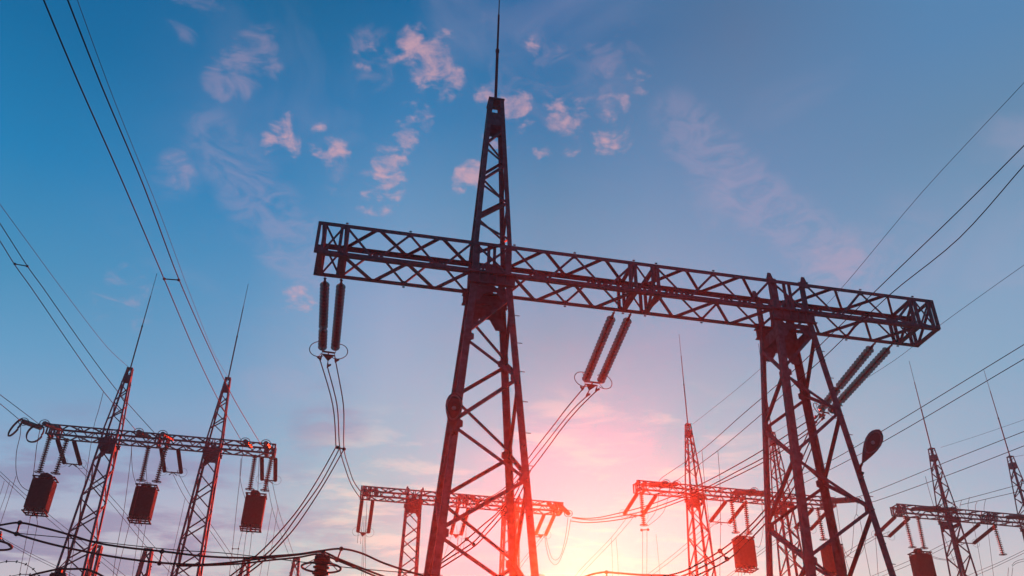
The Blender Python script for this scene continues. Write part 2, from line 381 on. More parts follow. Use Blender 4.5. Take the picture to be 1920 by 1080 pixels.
def tower_head(part, uc, vc, zb, hw, Wd, s=1.0):
    """channel seats and haunched gusset plates under the beam"""
    m = MB(); h = hw(zb)
    for sg in (-1, 1):
        v = vc + sg * (h - .028)
        # channel seat
        m.box((uc - h - .10 * s, vc + sg * (h + .03) - .03, zb - .34 * s), (uc + h + .10 * s, vc + sg * (h + .03) + .03, zb - .03))
        m.box((uc - h - .12 * s, vc + sg * (h + .08) - .075, zb - .03), (uc + h + .12 * s, vc + sg * (h + .08) + .075, zb - .008))
        m.box((uc - h - .12 * s, vc + sg * (h + .07) - .06, zb - .37 * s), (uc + h + .12 * s, vc + sg * (h + .07) + .06, zb - .343 * s))
        # haunched plate
        z1 = zb - .40 * s; z2 = zb - (.56 if sg < 0 else .85) * s; z3 = zb - (.86 if sg < 0 else 1.18) * s; hh = h + .01
        pts = [(-hh, z1), (hh, z1), (hh + .03, z3), (hh - .24 * s, z3), (hh - .42 * s, z2), (-hh + .42 * s, z2), (-hh + .24 * s, z3), (-hh - .03, z3)]
        m.plate([(uc + a, v, z) for a, z in pts], (0, 1, 0), .014)
        for a in (-.33, -.11, .11, .33):
            m.box((uc + a * h * 2 - .012, vc + sg * (h + .075) - .05, zb - .335 * s), (uc + a * h * 2 + .012, vc + sg * (h + .075) + .05, zb - .035))
    for sg in (-1, 1):
        u = uc + sg * (h - .05)
        m.plate([(u, vc - h + .05, zb - .42 * s), (u, vc + h - .05, zb - .42 * s), (u, vc + h - .05, zb - .8 * s), (u, vc - h + .05, zb - .8 * s)], (1, 0, 0), .012)
    m.build('head_plate', STEEL, part)

def zigzag(zt, zbm, step):
    a, b, z, i = [], [], zt, 0
    while z > zbm:
        (a if i % 2 else b).append(z); z -= step; i += 1
    return a, b

def gantry(u0, v0, zb, Ln, H, Wd, toffs, label, mast=None, slope=.078, h0=.56, rods=(), step=None, nodes=None, leg=.2, brace=.085,
           chord=.115, bbrace=.075, strut=.16, detail=True, s=1.0):
    """two-legged lattice portal; coordinates of its parts are relative to its root on the ground"""
    zg = -CAMZ / s
    root = thing('lattice_gantry', (u0 * s, v0 * s, -CAMZ), label, 'gantry', 'steel lattice gantries', s=s)
    B = zb - zg; uu = [o for o in toffs]
    hb = h0 + .06
    bays = [(.71, uu[0] - hb, 4)]
    m0, m1 = uu[0] + hb, uu[1] - hb; mid = (m0 + m1) / 2
    bays += [(m0, mid - .35, 4), (mid + .35, m1, 4), (uu[1] + hb, Ln - .71, 4)]
    beam = cross_beam(root, 0, 0, B, Ln, Wd, H, bays, [.08, .71, mid - .35, mid + .35, Ln - .71, Ln - .08], chord, bbrace, strut, gus=bool(nodes))
    for (a, b) in ((.12, .66), (mid - .30, mid + .30), (Ln - .66, Ln - .12)):
        for (v, n) in ((.03, 1), (Wd - .03, -1)):
            ex = MB(); xbays(ex, a, b, v, B + .04, B + H - .04, .06, n); ex.build('cross_brace', STEEL, beam)
    for t in uu:
        for (v, n) in ((.05, 1), (Wd - .05, -1)):
            ex = MB(); xbays(ex, t - h0 + .05, t + h0 - .05, v, B + .05, B + H - .05, .075, n); ex.build('cross_brace', STEEL, beam)
            for du in (-.11, .06):
                ex = MB(); ex.bar((t + du, v + n * .045, B - .0), (t + du, v + n * .045, B + H * .96), .085, .05, Vector((1, 0, 0))); ex.build('centre_post', STEEL, beam)
            ex = MB(); ex.plate([(t - .22, v + n * .09, B + .02), (t + .22, v + n * .09, B + .02), (t + .16, v + n * .09, B + .40), (t - .16, v + n * .09, B + .40)], (0, 1, 0), .012); ex.build('joint_plate', STEEL, beam)
    vc = Wd / 2
    for ti, t in enumerate(uu):
        hw = lambda z: h0 + slope * max(0.0, B - z)
        if nodes: na, nb = [z - zg for z in nodes[0]], [z - zg for z in nodes[1]]
        else: na, nb = zigzag(B - .6, .2, step)
        part, c = lattice_tower(root, 'tower', t, vc, [-.05, B, B + H + (.02 if ti in mast_on(mast) else .07)], hw, na, nb, leg, brace, gus=bool(nodes))
        tower_head(part, t, vc, B, hw, Wd)
        ft = MB()
        for k in range(4):
            p = c(k, 0.0); ft.box((p.x - .35, p.y - .35, -.3), (p.x + .35, p.y + .35, .25))
        ft.build('footing', CONC, part)
        if ti in mast_on(mast):
            zt = mast['top'] - zg; zm = B + H + .02; ht = mast['hw']
            hm = lambda z: h0 + (ht - h0) * max(0, (z - zm)) / (zt - zm)
            if mast.get('nodes'): ma, mb_ = [z - zg for z in mast['nodes'][0]], [z - zg for z in mast['nodes'][1]]
            else: ma, mb_ = zigzag(zt - .6, zm + .2, mast['step'])
            mp, mc = lattice_tower(root, 'mast', t, vc, [zm + .002, zt], hm, ma, mb_, leg * .72, brace * .85)
            hd = MB()
            hz = mast.get('head', 1.15)
            for sg in (-1, 1):
                h1, h2 = hm(zt - hz) - .022, hm(zt) - .022
                hd.plate([(t - h1, vc + sg * h1, zt - hz), (t + h1, vc + sg * h1, zt - hz), (t + h2 * 1.05, vc + sg * (h1 + h2 * 0), zt - hz * .55), (t - h2 * 1.05, vc + sg * h1, zt - hz * .55)], (0, 1, 0), .01)
                hd.plate([(t + sg * h1, vc - h1, zt - hz), (t + sg * h1, vc + h1, zt - hz), (t + sg * h1, vc + h2, zt - hz * .55), (t + sg * h1, vc - h2, zt - hz * .55)], (1, 0, 0), .01)
                hd.bar((t - h2, vc + sg * h2, zt - hz * .40), (t + h2, vc + sg * h2, zt - hz * .1), .05, .012, Vector((0, 0, 1)))
            hd.box((t - ht - .02, vc - ht - .02, zt + .003), (t + ht + .02, vc + ht + .02, zt + .05))
            for sg in (-1, 1):
                hd.box((t + sg * ht * .8 - .03, vc - ht * .6, zt + .052), (t + sg * ht * .8 + .03, vc - ht * .6 + .06, zt + .11))
            hd.lathe([(ht * .55, zt + .051), (ht * .5, zt + .13), (ht * .25, zt + .18), (ht * .22, zt + .3)], (t, vc, 0), n=10)
            hd.build('mast_head', STEEL, mp)
            zr = mast['rod'] - zg; rr = mast.get('rr', .035); L0 = zr - zt
            rd = MB(); z1 = zt + .18
            for (a, b, r) in ((0, .42, rr), (.42, .74, rr * .72), (.74, 1.0, rr * .38)):
                rd.tube([(t, vc, z1 + L0 * a - (.04 if a else 0)), (t, vc, z1 + L0 * b)], r, 8)
                if a: rd.tube([(t, vc, z1 + L0 * a - .06), (t, vc, z1 + L0 * a + .06)], r * 1.9, 8)
            rd.build('lightning_rod', IRON, root)
        else:
            # capped leg stubs standing over the near and far top chords
            for k in range(4):
                cp = MB(); p = c(k, B + H)
                cp.plate([(p.x - .13, p.y - CORN[k][1] * .02, B + H + .004), (p.x + .13, p.y - CORN[k][1] * .02, B + H + .004), (p.x + .05, p.y - CORN[k][1] * .02, B + H + .27), (p.x - .05, p.y - CORN[k][1] * .02, B + H + .27)], (0, 1, 0), .02)
                cp.build('cap_plate', STEEL, part)
        if detail:
            # climbing pegs on one leg
            pg = MB()
            z = 2.5; k = 0
            while z < B - 1.2:
                p = c(1, z); s = 1 if k % 2 else 0
                pg.tube([(p.x - .1, p.y - .005, z), (p.x - .1, p.y - .16, z)] if s else [(p.x + .005, p.y + .1, z), (p.x + .16, p.y + .1, z)], .011, 6); z += .45; k += 1
            pg.build('climbing_pegs', STEEL, part)
    return root
def mast_on(mast): return mast.get('on', ()) if mast else ()

# the near gantry
MU, MV, MZ = -1.612, 20.708, 13.7525
gantry(MU, MV, MZ, 19.05, 1.0724, 1.2, (4.928, 14.139), 'large near lattice gantry with one tall mast and a wide cross beam',
       mast={'on': (0,), 'top': 20.93, 'hw': .245, 'rod': 26.55, 'rr': .05, 'head': 1.2,
             'nodes': ([18.75, 17.2, 15.67], [19.6, 18.06, 16.5, 15.1])}, slope=.0785,
       nodes=([11.6, 8.95, 6.1, 3.1, -.2], [13.05, 10.45, 7.6, 4.6, 1.5, -1.5]), leg=.185, brace=.086, chord=.12, bbrace=.072, strut=.16)
PM = {'on': (0, 1), 'top': 36.3, 'hw': .25, 'rod': 46.6, 'rr': .06, 'step': .95, 'head': 1.3}
kw = dict(slope=.037, h0=.68, step=1.55, leg=.19, brace=.10, chord=.14, bbrace=.09, strut=.22, detail=True, s=K)
gantry(-25.87, 77, 29.17, 19.1, .98, 1.2, (5.05, 13.75), 'left lattice gantry with two rod-tipped masts and three hanging line traps', mast=PM, **kw)
gantry(27.12, 77, 28.8, 20.3, .98, 1.2, (5.85, 14.95), 'rear right lattice gantry standing behind the right tower of the near gantry', mast=PM, **kw)
gantry(54.3, 77, 28.75, 20.3, .98, 1.2, (5.85, 15.2), 'far right lattice gantry, cut by the picture edge, with two rod-tipped masts', mast=PM, **kw)
gantry(1.36, 80, 27.06, 19.1, .96, 1.3, (4.85, 14.1), 'low rear gantry without masts, behind the left tower of the near gantry', slope=.018, h0=.72, step=1.35,
       leg=.2, brace=.10, chord=.14, bbrace=.09, strut=.22, detail=False, s=K)

# ------------------------------------------------------------------ wires
def spline(pts, sub=5):
    if len(pts) < 3: return pts
    out = []; n = len(pts)
    for i in range(n - 1):
        p0 = pts[max(i - 1, 0)]; p1 = pts[i]; p2 = pts[i + 1]; p3 = pts[min(i + 2, n - 1)]
        # centripetal-like tangents limited by the shorter neighbour
        m1 = (p2 - p0) * .5; m2 = (p3 - p1) * .5; L = (p2 - p1).length
        if m1.length > L: m1 *= L / m1.length
        if m2.length > L: m2 *= L / m2.length
        for k in range(sub):
            t = k / sub; t2 = t * t; t3 = t2 * t
            out.append(p1 * (2 * t3 - 3 * t2 + 1) + m1 * (t3 - 2 * t2 + t) + p2 * (-2 * t3 + 3 * t2) + m2 * (t3 - t2))
    out.append(pts[-1]); return out
def along(pix, v0, v1):
    """points of a line whose pixels are given; its distance runs from v0 to v1 as on a straight line"""
    ls = [0.0]
    for a, b in zip(pix, pix[1:]): ls.append(ls[-1] + math.hypot(b[0] - a[0], b[1] - a[1]))
    out = []
    for p, l in zip(pix, ls):
        t = l / ls[-1]; out.append(pl(p[0], p[1], 1 / ((1 - t) / v0 + t / v1)))
    return out
def wire(name, label, cat, group, r, pts, mat=None, n=6, sub=5):
    pts = [Vector(p) for p in pts]; o = pts[0].copy(); q = spline([p - o for p in pts], sub)
    m = MB(); m.tube(q, r, n); ob = m.build(name, mat or WIRE, None, True, frame(o)); tag(ob, label, cat, group); return ob
def pwire(name, label, group, r, pix, v0, v1, cat=None, near=False, **k):
    f = 1.0 if near else K
    pts = along(pix, min(v0 * f, 46), min(v1 * f, 46))
    def off(p): return p[0] < 0 or p[0] > 1920 or p[1] < 0
    def on(a, b, L):
        """carry a wire on past the edge of the picture in its own direction"""
        d = (a - b).normalized(); e = a + d * L; e.z = min(max(e.z, .6), 24.0); e.y = max(e.y, -30.0); return e
    if off(pix[0]): pts.insert(0, on(pts[0], pts[1], 14.0 if name in ('conductor', 'ground_wire') and not near else 3.0))
    for i, j in ((0, 1), (-1, -2)):
        if pix[i][1] > 1080:
            if name == 'dropper_wire' and not near and abs(pix[i][0] - pix[j][0]) < .6 * abs(pix[i][1] - pix[j][1]): e = Vector((pts[i].x, pts[i].y, .4 - CAMZ))
            else: e = on(pts[i], pts[j], 3.0)
            if i == 0: pts.insert(0, e)
            else: pts.append(e)
    return wire(name, label, cat or name.replace('_', ' '), group, r * f, pts, **k)

# ------------------------------------------------------------------ insulator strings
def dirq(v):
    return Vector((0, 0, 1)).rotation_difference(Vector(v))
DISC = MB(); DISC.lathe([(.030, .050), (.055, .052), (.098, .040), (.134, .018), (.143, .000), (.138, -.012), (.128, -.010), (.112, .008), (.100, .004), (.088, .016), (.074, .010), (.060, .024), (.044, .022), (.030, .026)], n=20, closed=True)
DISC_ME = DISC.mesh('disc', GLASS, True)
CAPM = MB(); CAPM.lathe([(.020, -.075), (.022, -.02), (.034, .015), (.058, .035), (.064, .062), (.052, .085), (.028, .098), (.020, .100)], n=10)
CAP_ME = CAPM.mesh('cap', IRON, True)
HK = MB(); HK.bar((0, 0, 0), (0, 0, .14), .05, .018); HK.bar((0, 0, .09), (0, 0, .24), .018, .06); HK.lathe([(.02, .20), (.045, .23), (.045, .30), (.02, .34)], n=8)
HK.tube([(-.05, 0, .11), (.05, 0, .11)], .013, 6); HK.tube([(0, -.05, .21), (0, .05, .21)], .013, 6)
HK_ME = HK.mesh('clevis', IRON)
proto = {}
def glass_string(a, b, label, gap=None):
    a = Vector(a); b = Vector(b); d = b - a; Ls = d.length
    t = thing('insulator_string', a, label, 'insulator string', 'glass disc insulator strings on the near gantry', dirq(d))
    put('clevis', HK_ME, t)
    z = .40; n = 0; pitch = .158
    while z < Ls - .12:
        o = put('disc', DISC_ME, t); o.location = (0, 0, z); o.rotation_euler = (math.pi, 0, random.random() * 6)
        c = put('cap', CAP_ME, o); z += pitch; n += 1
        if gap and n == gap: z += .09
    return t

def rib_mesh(L, n, r, core, mat, name, seg=8):
    m = MB(); prof = [(core, 0)]; s = L / n
    for i in range(n):
        z = i * s; prof += [(core, z + s * .30), (r, z + s * .44), (r, z + s * .52), (core, z + s * .74)]
    prof += [(core, L)]; m.lathe(prof, n=seg); return m.mesh(name, mat, False)
GL_FAR = rib_mesh(4.3, 30, .21, .13, PALEGLASS, 'far_glass_string')
GL_DARK = rib_mesh(3.7, 27, .19, .13, TRAPM, 'far_dark_string')
PO_FAR = rib_mesh(3.25, 17, .225, .06, PORC, 'post_insulator_string')
RING = MB(); RING.tube([(math.cos(a) * .38, math.sin(a) * .30, 0) for a in [2 * math.pi * i / 20 for i in range(20)]], .03, 6, True)
RING.bar((-.38, 0, 0), (.38, 0, 0), .03, .03)
RING_ME = RING.mesh('grading_ring', IRON)
def far_string(me, a, dirv, label, group, ring=None, L=None):
    o = put('insulator_string', me, None, frame(Vector(a) * K, dirq(dirv)) @ Matrix.Scale(K, 4)); tag(o, label, 'insulator string', group)
    if ring is not None:
        r = put('grading_ring', RING_ME, o); r.location = (0, 0, ring)
    return o

# strings of the near gantry: anchor pixel on the far bottom chord and the pull of the conductors
SV = Vector((0, 3.45, -.62))
VF = MV + 1.2 - .03
NEAR = [('left end', [(609, 521), (640, 525)], [Vector((.06, 3.50, -.62)), Vector((-.02, 3.48, -.64))], 13),
        ('middle', [(1153, 592), (1184, 596)], [Vector((.0, 3.45, -.72)), Vector((.0, 3.5, -.70))], None),
        ('right end', [(1645, 652), (1677, 657)], [Vector((0, 3.95, -.66)), Vector((0, 4.3, -.52))], 14)]
words = {'left end': ('left of the two glass strings hanging from the left end of the near beam', 'right of the two glass strings hanging from the left end of the near beam'),
         'middle': ('left of the two slanting glass strings under the middle of the near beam', 'right of the two slanting glass strings under the middle of the near beam'),
         'right end': ('upper of the two slanting glass strings crossing behind the right tower leg', 'lower of the two slanting glass strings crossing behind the right tower leg')}
YOKES = []
for nm, px, dv, gap in NEAR:
    ends = []
    for i, (p, d) in enumerate(zip(px, dv)):
        a = pl(p[0], p[1], VF); a.z = MZ + .01
        glass_string(a, a + d, words[nm][i], (gap + 6 * i) if gap else None); ends.append(a + d)
    c = (ends[0] + ends[1]) / 2; dd = (dv[0] + dv[1]).normalized()
    t = thing('yoke_plate', c, 'yoke plate with two rings under the glass string pair, %s of near beam' % nm, 'yoke', 'yokes of the near gantry strings', dirq(dd))
    inv = t.matrix_world.inverted()
    e0 = inv @ W(ends[0]); e1 = inv @ W(ends[1])
    ax = (e1 - e0).normalized()
    m = MB(); m.bar(e0, e1, .05, .03); cc = (e0 + e1) / 2
    m.bar(cc, cc + Vector((0, 0, .12)), .05, .04)
    m.plate([cc - ax * .20 + Vector((0, 0, .12)), cc + ax * .20 + Vector((0, 0, .12)), cc + Vector((0, 0, .46))], ax.cross(Vector((0, 0, 1))), .024)
    m.build('plate', IRON, t)
    for e, s in ((e0, -1), (e1, 1)):
        y = Vector((0, 0, 1)).cross(ax); c0 = e + ax * s * .10 + Vector((0, 0, -.10))
        pts = [c0 + (ax * s * math.cos(b) + y * math.sin(b)) * .30 for b in [math.radians(-128 + 256 * i / 24) for i in range(25)]]
        rg = MB(); rg.tube(pts, .014, 6); rg.tube([pts[3], e + Vector((0, 0, .05))], .010, 5); rg.tube([pts[21], e + Vector((0, 0, .05))], .010, 5)
        rg.build('grading_ring', IRON, t)
    outs = []
    for s in (-1, 0, 1):
        st = cc + ax * s * .20 + Vector((0, 0, .13 if s else .46)); en = st + Vector((0, 0, .34)) + ax * s * .05
        cl = MB(); cl.bar(st, en, .03, .03); cl.bar(st + (en - st) * .5, en, .06, .05); cl.bar(en - Vector((0, 0, .06)), en - Vector((0, 0, .16)) + ax * .09 * (s or 1), .05, .05)
        cl.build('clamp', IRON, t)
        w_ = t.matrix_world @ en - Vector((0, 0, CAMZ)); outs.append(Vector((w_.dot(DU), w_.dot(DV), w_.z)))
    YOKES.append(outs)

def nwire(yi, k, label, group, pix, v0, v1, r=.019):
    pts = [YOKES[yi][k]] + along(pix, v0, v1); wire('conductor', label, 'conductor', group, r, pts)
G1 = 'triple conductors leaving the near gantry strings'
trip = ('left', 'middle', 'right')
LD = [[(624, 760), (630, 838)], [(632, 760), (637, 840)], [(644, 760), (645, 842)]]
LP = [[(622, 800)], [(648, 880), (659, 909), (674, 932)], [(655, 880), (664, 904), (678, 924)]]
LL = [[(630, 838), (598, 895), (560, 954), (520, 1002), (486, 1037), (432, 1080), (410, 1096)], [(637, 840), (602, 905), (560, 964), (522, 1016), (484, 1052), (445, 1080), (425, 1094)], [(645, 842), (606, 910), (560, 980), (530, 1016), (494, 1052), (458, 1080), (440, 1092)]]
for k in range(3):
    nwire(0, k, '%s wire of the triple conductor dropping from the left end strings' % trip[k], G1, LD[k] + ([] if k == 0 else LP[k]), 26.0, 28 if k == 0 else 36.6)
    pwire('dropper_wire', '%s wire of the triple dropper slanting to the lower left behind the post insulator' % trip[k], 'triple dropper wires', .020, LL[k], 28, 23, near=True)
MD = [[(1062, 766), (1040, 795), (1014, 828), (988, 863), (962, 900), (930, 926), (882, 949)], [(1074, 768), (1046, 802), (1018, 838), (990, 873), (966, 905), (936, 931), (884, 951)], [(1086, 765), (1056, 800), (1028, 838), (996, 880), (960, 918)]]
ML = [[(988, 863), (960, 925), (933, 961), (905, 985), (875.5, 1011), (821, 1056), (790, 1082)], [(990, 873), (965, 930), (938, 961), (912, 990), (887, 1017), (820, 1061), (792, 1084)], [(996, 880), (970, 935), (944, 965), (915, 998), (890, 1024), (822, 1068), (796, 1088)]]
for k in range(3):
    nwire(1, k, '%s wire of the triple conductor slanting down from the middle strings' % trip[k], G1, MD[k], 26.2, 36.6 if k < 2 else 30)
    pwire('dropper_wire', '%s wire of the triple dropper seen through the bracing of the left tower' % trip[k], 'triple dropper wires', .020, ML[k], 28, 24, near=True)
RD = [[(1509, 793), (1469, 820), (1430, 844), (1380, 873), (1320, 905), (1260, 931), (1200, 952), (1130, 969), (1100, 972), (1073, 970)], [(1500, 815), (1430, 859), (1380, 885), (1331, 911), (1270, 936), (1200, 960), (1150, 970), (1110, 975), (1073, 971)],
      [(1513, 813), (1440, 862), (1331, 916), (1270, 942), (1200, 966), (1150, 976), (1100, 980), (1070, 977)]]
RL = [[(1518, 806), (1490, 866), (1462, 917), (1432, 958), (1395, 997), (1350, 1033), (1284, 1070), (1230, 1084)], [(1524, 815), (1495, 880), (1468, 928), (1432, 970), (1400, 1004), (1361, 1038), (1290, 1076), (1250, 1088)], [(1530, 820), (1500, 892), (1472, 940), (1432, 985), (1400, 1018), (1364, 1050), (1315, 1075), (1280, 1090)]]
for k in range(3):
    nwire(2, k, '%s wire of the triple conductor from the right end strings to the low gantry' % ('upper', 'middle', 'lower')[k], G1, RD[k], 26.6, 36.6)
    pwire('dropper_wire', '%s wire of the triple dropper seen through the bracing of the right tower' % trip[k], 'triple dropper wires', .022, RL[k], 28, 23, near=True)
def spacer(p, q, v, label, r=.03, near=False):
    if not near: v *= K; r *= K
    a = pl(*p, v); b = pl(*q, v); o = a.copy(); d = b - a; m = MB(); m.tube([d * 0, d], r * .8, 6)
    t = thing('spacer', o, label, 'spacer', 'conductor spacers'); m.build('bar', IRON, t)
    for e in (d * 0, d):
        c = MB(); dn = d.normalized(); c.lathe([(r * .8, -r * 2), (r * 2.0, -r), (r * 2.0, r), (r * .8, r * 2)], e, dn, 8); c.build('clamp', IRON, t)
spacer((875.5, 1011), (888, 1021), 27, 'spacer on the triple dropper seen inside the left tower', near=True)
spacer((1350, 1033), (1363, 1048), 25, 'spacer on the triple dropper low between the two towers', .035, near=True)
spacer((633, 839), (645, 842), 28, 'spacer where the triple conductor splits below the left end strings', near=True)

# ------------------------------------------------------------------ overhead line conductors
GL, GR, GG = 'twin line conductors at the left', 'twin line conductors at the right', 'thin overhead ground wires'
R1 = .024
pwire('conductor', 'left wire of the thick twin pair entering at the top left corner', GL, R1, [(68, -38), (82, 0), (145, 150), (225, 330), (300, 505), (366, 660), (408, 747), (457, 834)], 17.5, 72.5)
pwire('conductor', 'right wire of the thick twin pair entering at the top left corner', GL, R1, [(113, -38), (127, 0), (190, 160), (270, 350), (336, 525), (396, 660), (439, 749), (491, 836)], 17.5, 72.5)
pwire('ground_wire', 'thin wire beside the twin pair, ending on the right mast of the left gantry', GG, .014, [(133, -38), (145, 0), (215, 190), (300, 400), (352, 540), (400, 660), (427, 706)], 24, 77.5)
pwire('conductor', 'lower wire of the twin pair from left edge to left gantry middle', GL, R1, [(-22, 422), (0, 452), (28, 497), (59, 540), (141, 660), (194, 734), (254, 806)], 42, 71.5)
pwire('conductor', 'upper wire of the twin pair from left edge to left gantry middle', GL, R1, [(-22, 386), (0, 419), (52, 500), (81, 540), (165, 660), (224, 738), (289, 811)], 42, 71.5)
pwire('ground_wire', 'thin wire from the left edge to the left mast of the left gantry', GG, .016, [(-22, 350), (0, 383), (60, 465), (115, 540), (200, 650), (243, 690)], 42, 77.5)
pwire('conductor', 'lower wire of the short twin pair reaching the coiled jumpers at the left edge', GL, R1, [(-20, 744), (0, 757), (41, 791)], 64, 72.4)
pwire('conductor', 'upper wire of the short twin pair reaching the coiled jumpers at the left edge', GL, R1, [(-20, 727), (0, 740), (77, 798)], 64, 72.4)
spacer((308, 523), (335, 525), 38, 'spacer bar on the thick twin pair beside the left rod tip', .035)
spacer((28, 495), (51, 499), 44, 'spacer bar on the twin pair near the left edge', .035)
pwire('ground_wire', 'thin wire from the right edge down to the mast between the two near towers', GG, .014, [(1950, 118), (1920, 155), (1731, 358), (1565, 555), (1458, 662), (1381, 730), (1298, 796)], 27, 77.5)
pwire('conductor', 'left wire of the thick twin pair from upper right edge behind the near beam', GR, R1, [(1950, 243), (1920, 273), (1799, 394), (1638, 549), (1506, 678), (1445, 732), (1389, 780), (1316, 844), (1242, 895), (1236, 901)], 25, 72.4)
pwire('conductor', 'right wire of the thick twin pair from upper right edge behind the near beam', GR, R1, [(1950, 280), (1920, 310), (1799, 446), (1669, 552), (1545, 670), (1506, 705), (1424, 780), (1346, 845), (1273, 898), (1264, 904)], 25, 72.4)
pwire('ground_wire', 'thin wire from the right edge passing under the near beam end', GG, .015, [(1950, 478), (1920, 497), (1766, 607), (1675, 677), (1560, 748), (1450, 812)], 39, 77.5)
pwire('conductor', 'upper wire of the twin pair from the right edge passing behind the right lamp', GR, R1, [(1950, 628), (1920, 646), (1656, 807), (1544, 871), (1428, 924)], 38, 72.4)
pwire('conductor', 'lower wire of the twin pair from the right edge passing behind the right lamp', GR, R1, [(1950, 657), (1920, 673), (1658, 827), (1504, 907), (1455, 929)], 38, 72.4)
pwire('conductor', 'upper wire of the twin pair crossing behind the mast at the right edge', GR, R1, [(1950, 797), (1920, 809), (1780, 864), (1640, 921), (1595, 936)], 49, 72.4)
pwire('conductor', 'lower wire of the twin pair crossing behind the mast at the right edge', GR, R1, [(1950, 824), (1920, 836), (1780, 890), (1640, 940), (1614, 942)], 49, 72.4)
pwire('ground_wire', 'faint thin wire from the right edge to the top of the first right mast', GG, .013, [(1950, 776), (1920, 787), (1830, 818), (1764, 839)], 62, 77.3)
pwire('ground_wire', 'short thin wire from the right edge to the top of the rightmost mast', GG, .016, [(1950, 848), (1920, 853), (1900, 857)], 74, 77.4)
pwire('conductor', 'upper wire of the short twin pair ending above the beam at the right edge', GR, R1, [(1950, 897), (1920, 906), (1900, 911.7), (1790, 941), (1770, 944)], 66, 72.4)
pwire('conductor', 'lower wire of the short twin pair ending above the beam at the right edge', GR, R1, [(1950, 910), (1920, 919), (1900, 924), (1800, 947)], 66, 72.4)

# ------------------------------------------------------------------ strings, traps and droppers of the distant gantries
TRAPG = 'line traps hung on two strings'
slat = MB()
TW, TD, TH = 1.66, 1.25, 2.45
for i in range(20):
    x = -TW / 2 + TW * (i + .5) / 20
    for y in (-TD / 2, TD / 2): slat.box((x - TW / 52, y - .03, .0), (x + TW / 52, y + .03, TH))
for i in range(15):
    y = -TD / 2 + .05 + (TD - .1) * (i + .5) / 15
    for x in (-TW / 2 + .02, TW / 2 - .02): slat.box((x - .03, y - .028, .002), (x + .03, y + .028, TH - .002))
core = MB(); core.box((-TW / 2 + .07, -TD / 2 + .07, .02), (TW / 2 - .07, TD / 2 - .07, TH - .02))
tf = MB(); bf = MB()
for (m, z, dx) in ((tf, TH + .21, .06), (bf, -.28, .06)):
    for y in (-TD / 2 - .03, 0, TD / 2 + .03): m.bar((-TW / 2 - dx, y, z), (TW / 2 + dx, y, z), .1, .1)
    for x in (-TW / 2 - dx + .06, 0, TW / 2 + dx - .06): m.bar((x, -TD / 2 - .02, z + .005), (x, TD / 2 + .02, z + .005), .09, .08)
    zz = (TH, TH + .155) if m is tf else (-.225, 0)
    for x in [-TW / 2 + .12 + (TW - .24) * i / 4 for i in range(5)]:
        for y in (-TD / 2, TD / 2): m.box((x - .045, y - .045, zz[0]), (x + .045, y + .045, zz[1]))
tune_box = MB(); tune_box.lathe([(.36, TH + 0.27), (.40, TH + 0.32), (.40, TH + 0.54), (.30, TH + 0.63), (.05, TH + 0.65)], (-.15, 0, 0), n=12)
tune_flat = MB(); tune_flat.box((-.45, -.3, TH + 0.27), (.25, .3, TH + 0.42)); tune_flat.tube([(-.4, 0, TH + 0.42), (-.3, 0, TH + 0.60), (.2, 0, TH + 0.58), (.3, 0, TH + 0.28)], .03, 6)
tune_wedge = MB(); tune_wedge.plate([(-.55, 0, TH + 0.27), (.55, 0, TH + 0.27), (.5, 0, TH + 0.48), (.05, 0, TH + 0.68), (-.4, 0, TH + 0.56)], (0, 1, 0), .6)
term = MB(); term.bar((0, 0, -.33), (0, 0, -.49), .12, .12); term.tube([(-.28, 0, -.69), (-.24, 0, -.53), (0, 0, -.49), (.24, 0, -.53), (.28, 0, -.69)], .035, 6)
TM = {k: m.mesh(k, TRAPM) for k, m in (('slats', slat), ('core', core), ('top_frame', tf), ('bottom_frame', bf))}
TUNE = {'dome': tune_box.mesh('tuning_unit', TRAPM), 'flat': tune_flat.mesh('tuning_unit', TRAPM), 'wedge': tune_wedge.mesh('tuning_unit', TRAPM)}
TERM = term.mesh('terminal', IRON)
def line_trap(uc, vc, ztop, label, tune):
    t = thing('line_trap', Vector((uc, vc, ztop - TH - .22)) * K, label, 'line trap', TRAPG, s=K)
    for k in ('slats', 'core', 'top_frame', 'bottom_frame'): put(k, TM[k], t)
    put('tuning_unit', TUNE[tune], t); put('terminal', TERM, t)
    return t
GP, GN, GF = 'brown porcelain strings holding the line traps', 'pale line strings on the distant gantries', 'dark string pairs on the far side of the distant gantries'
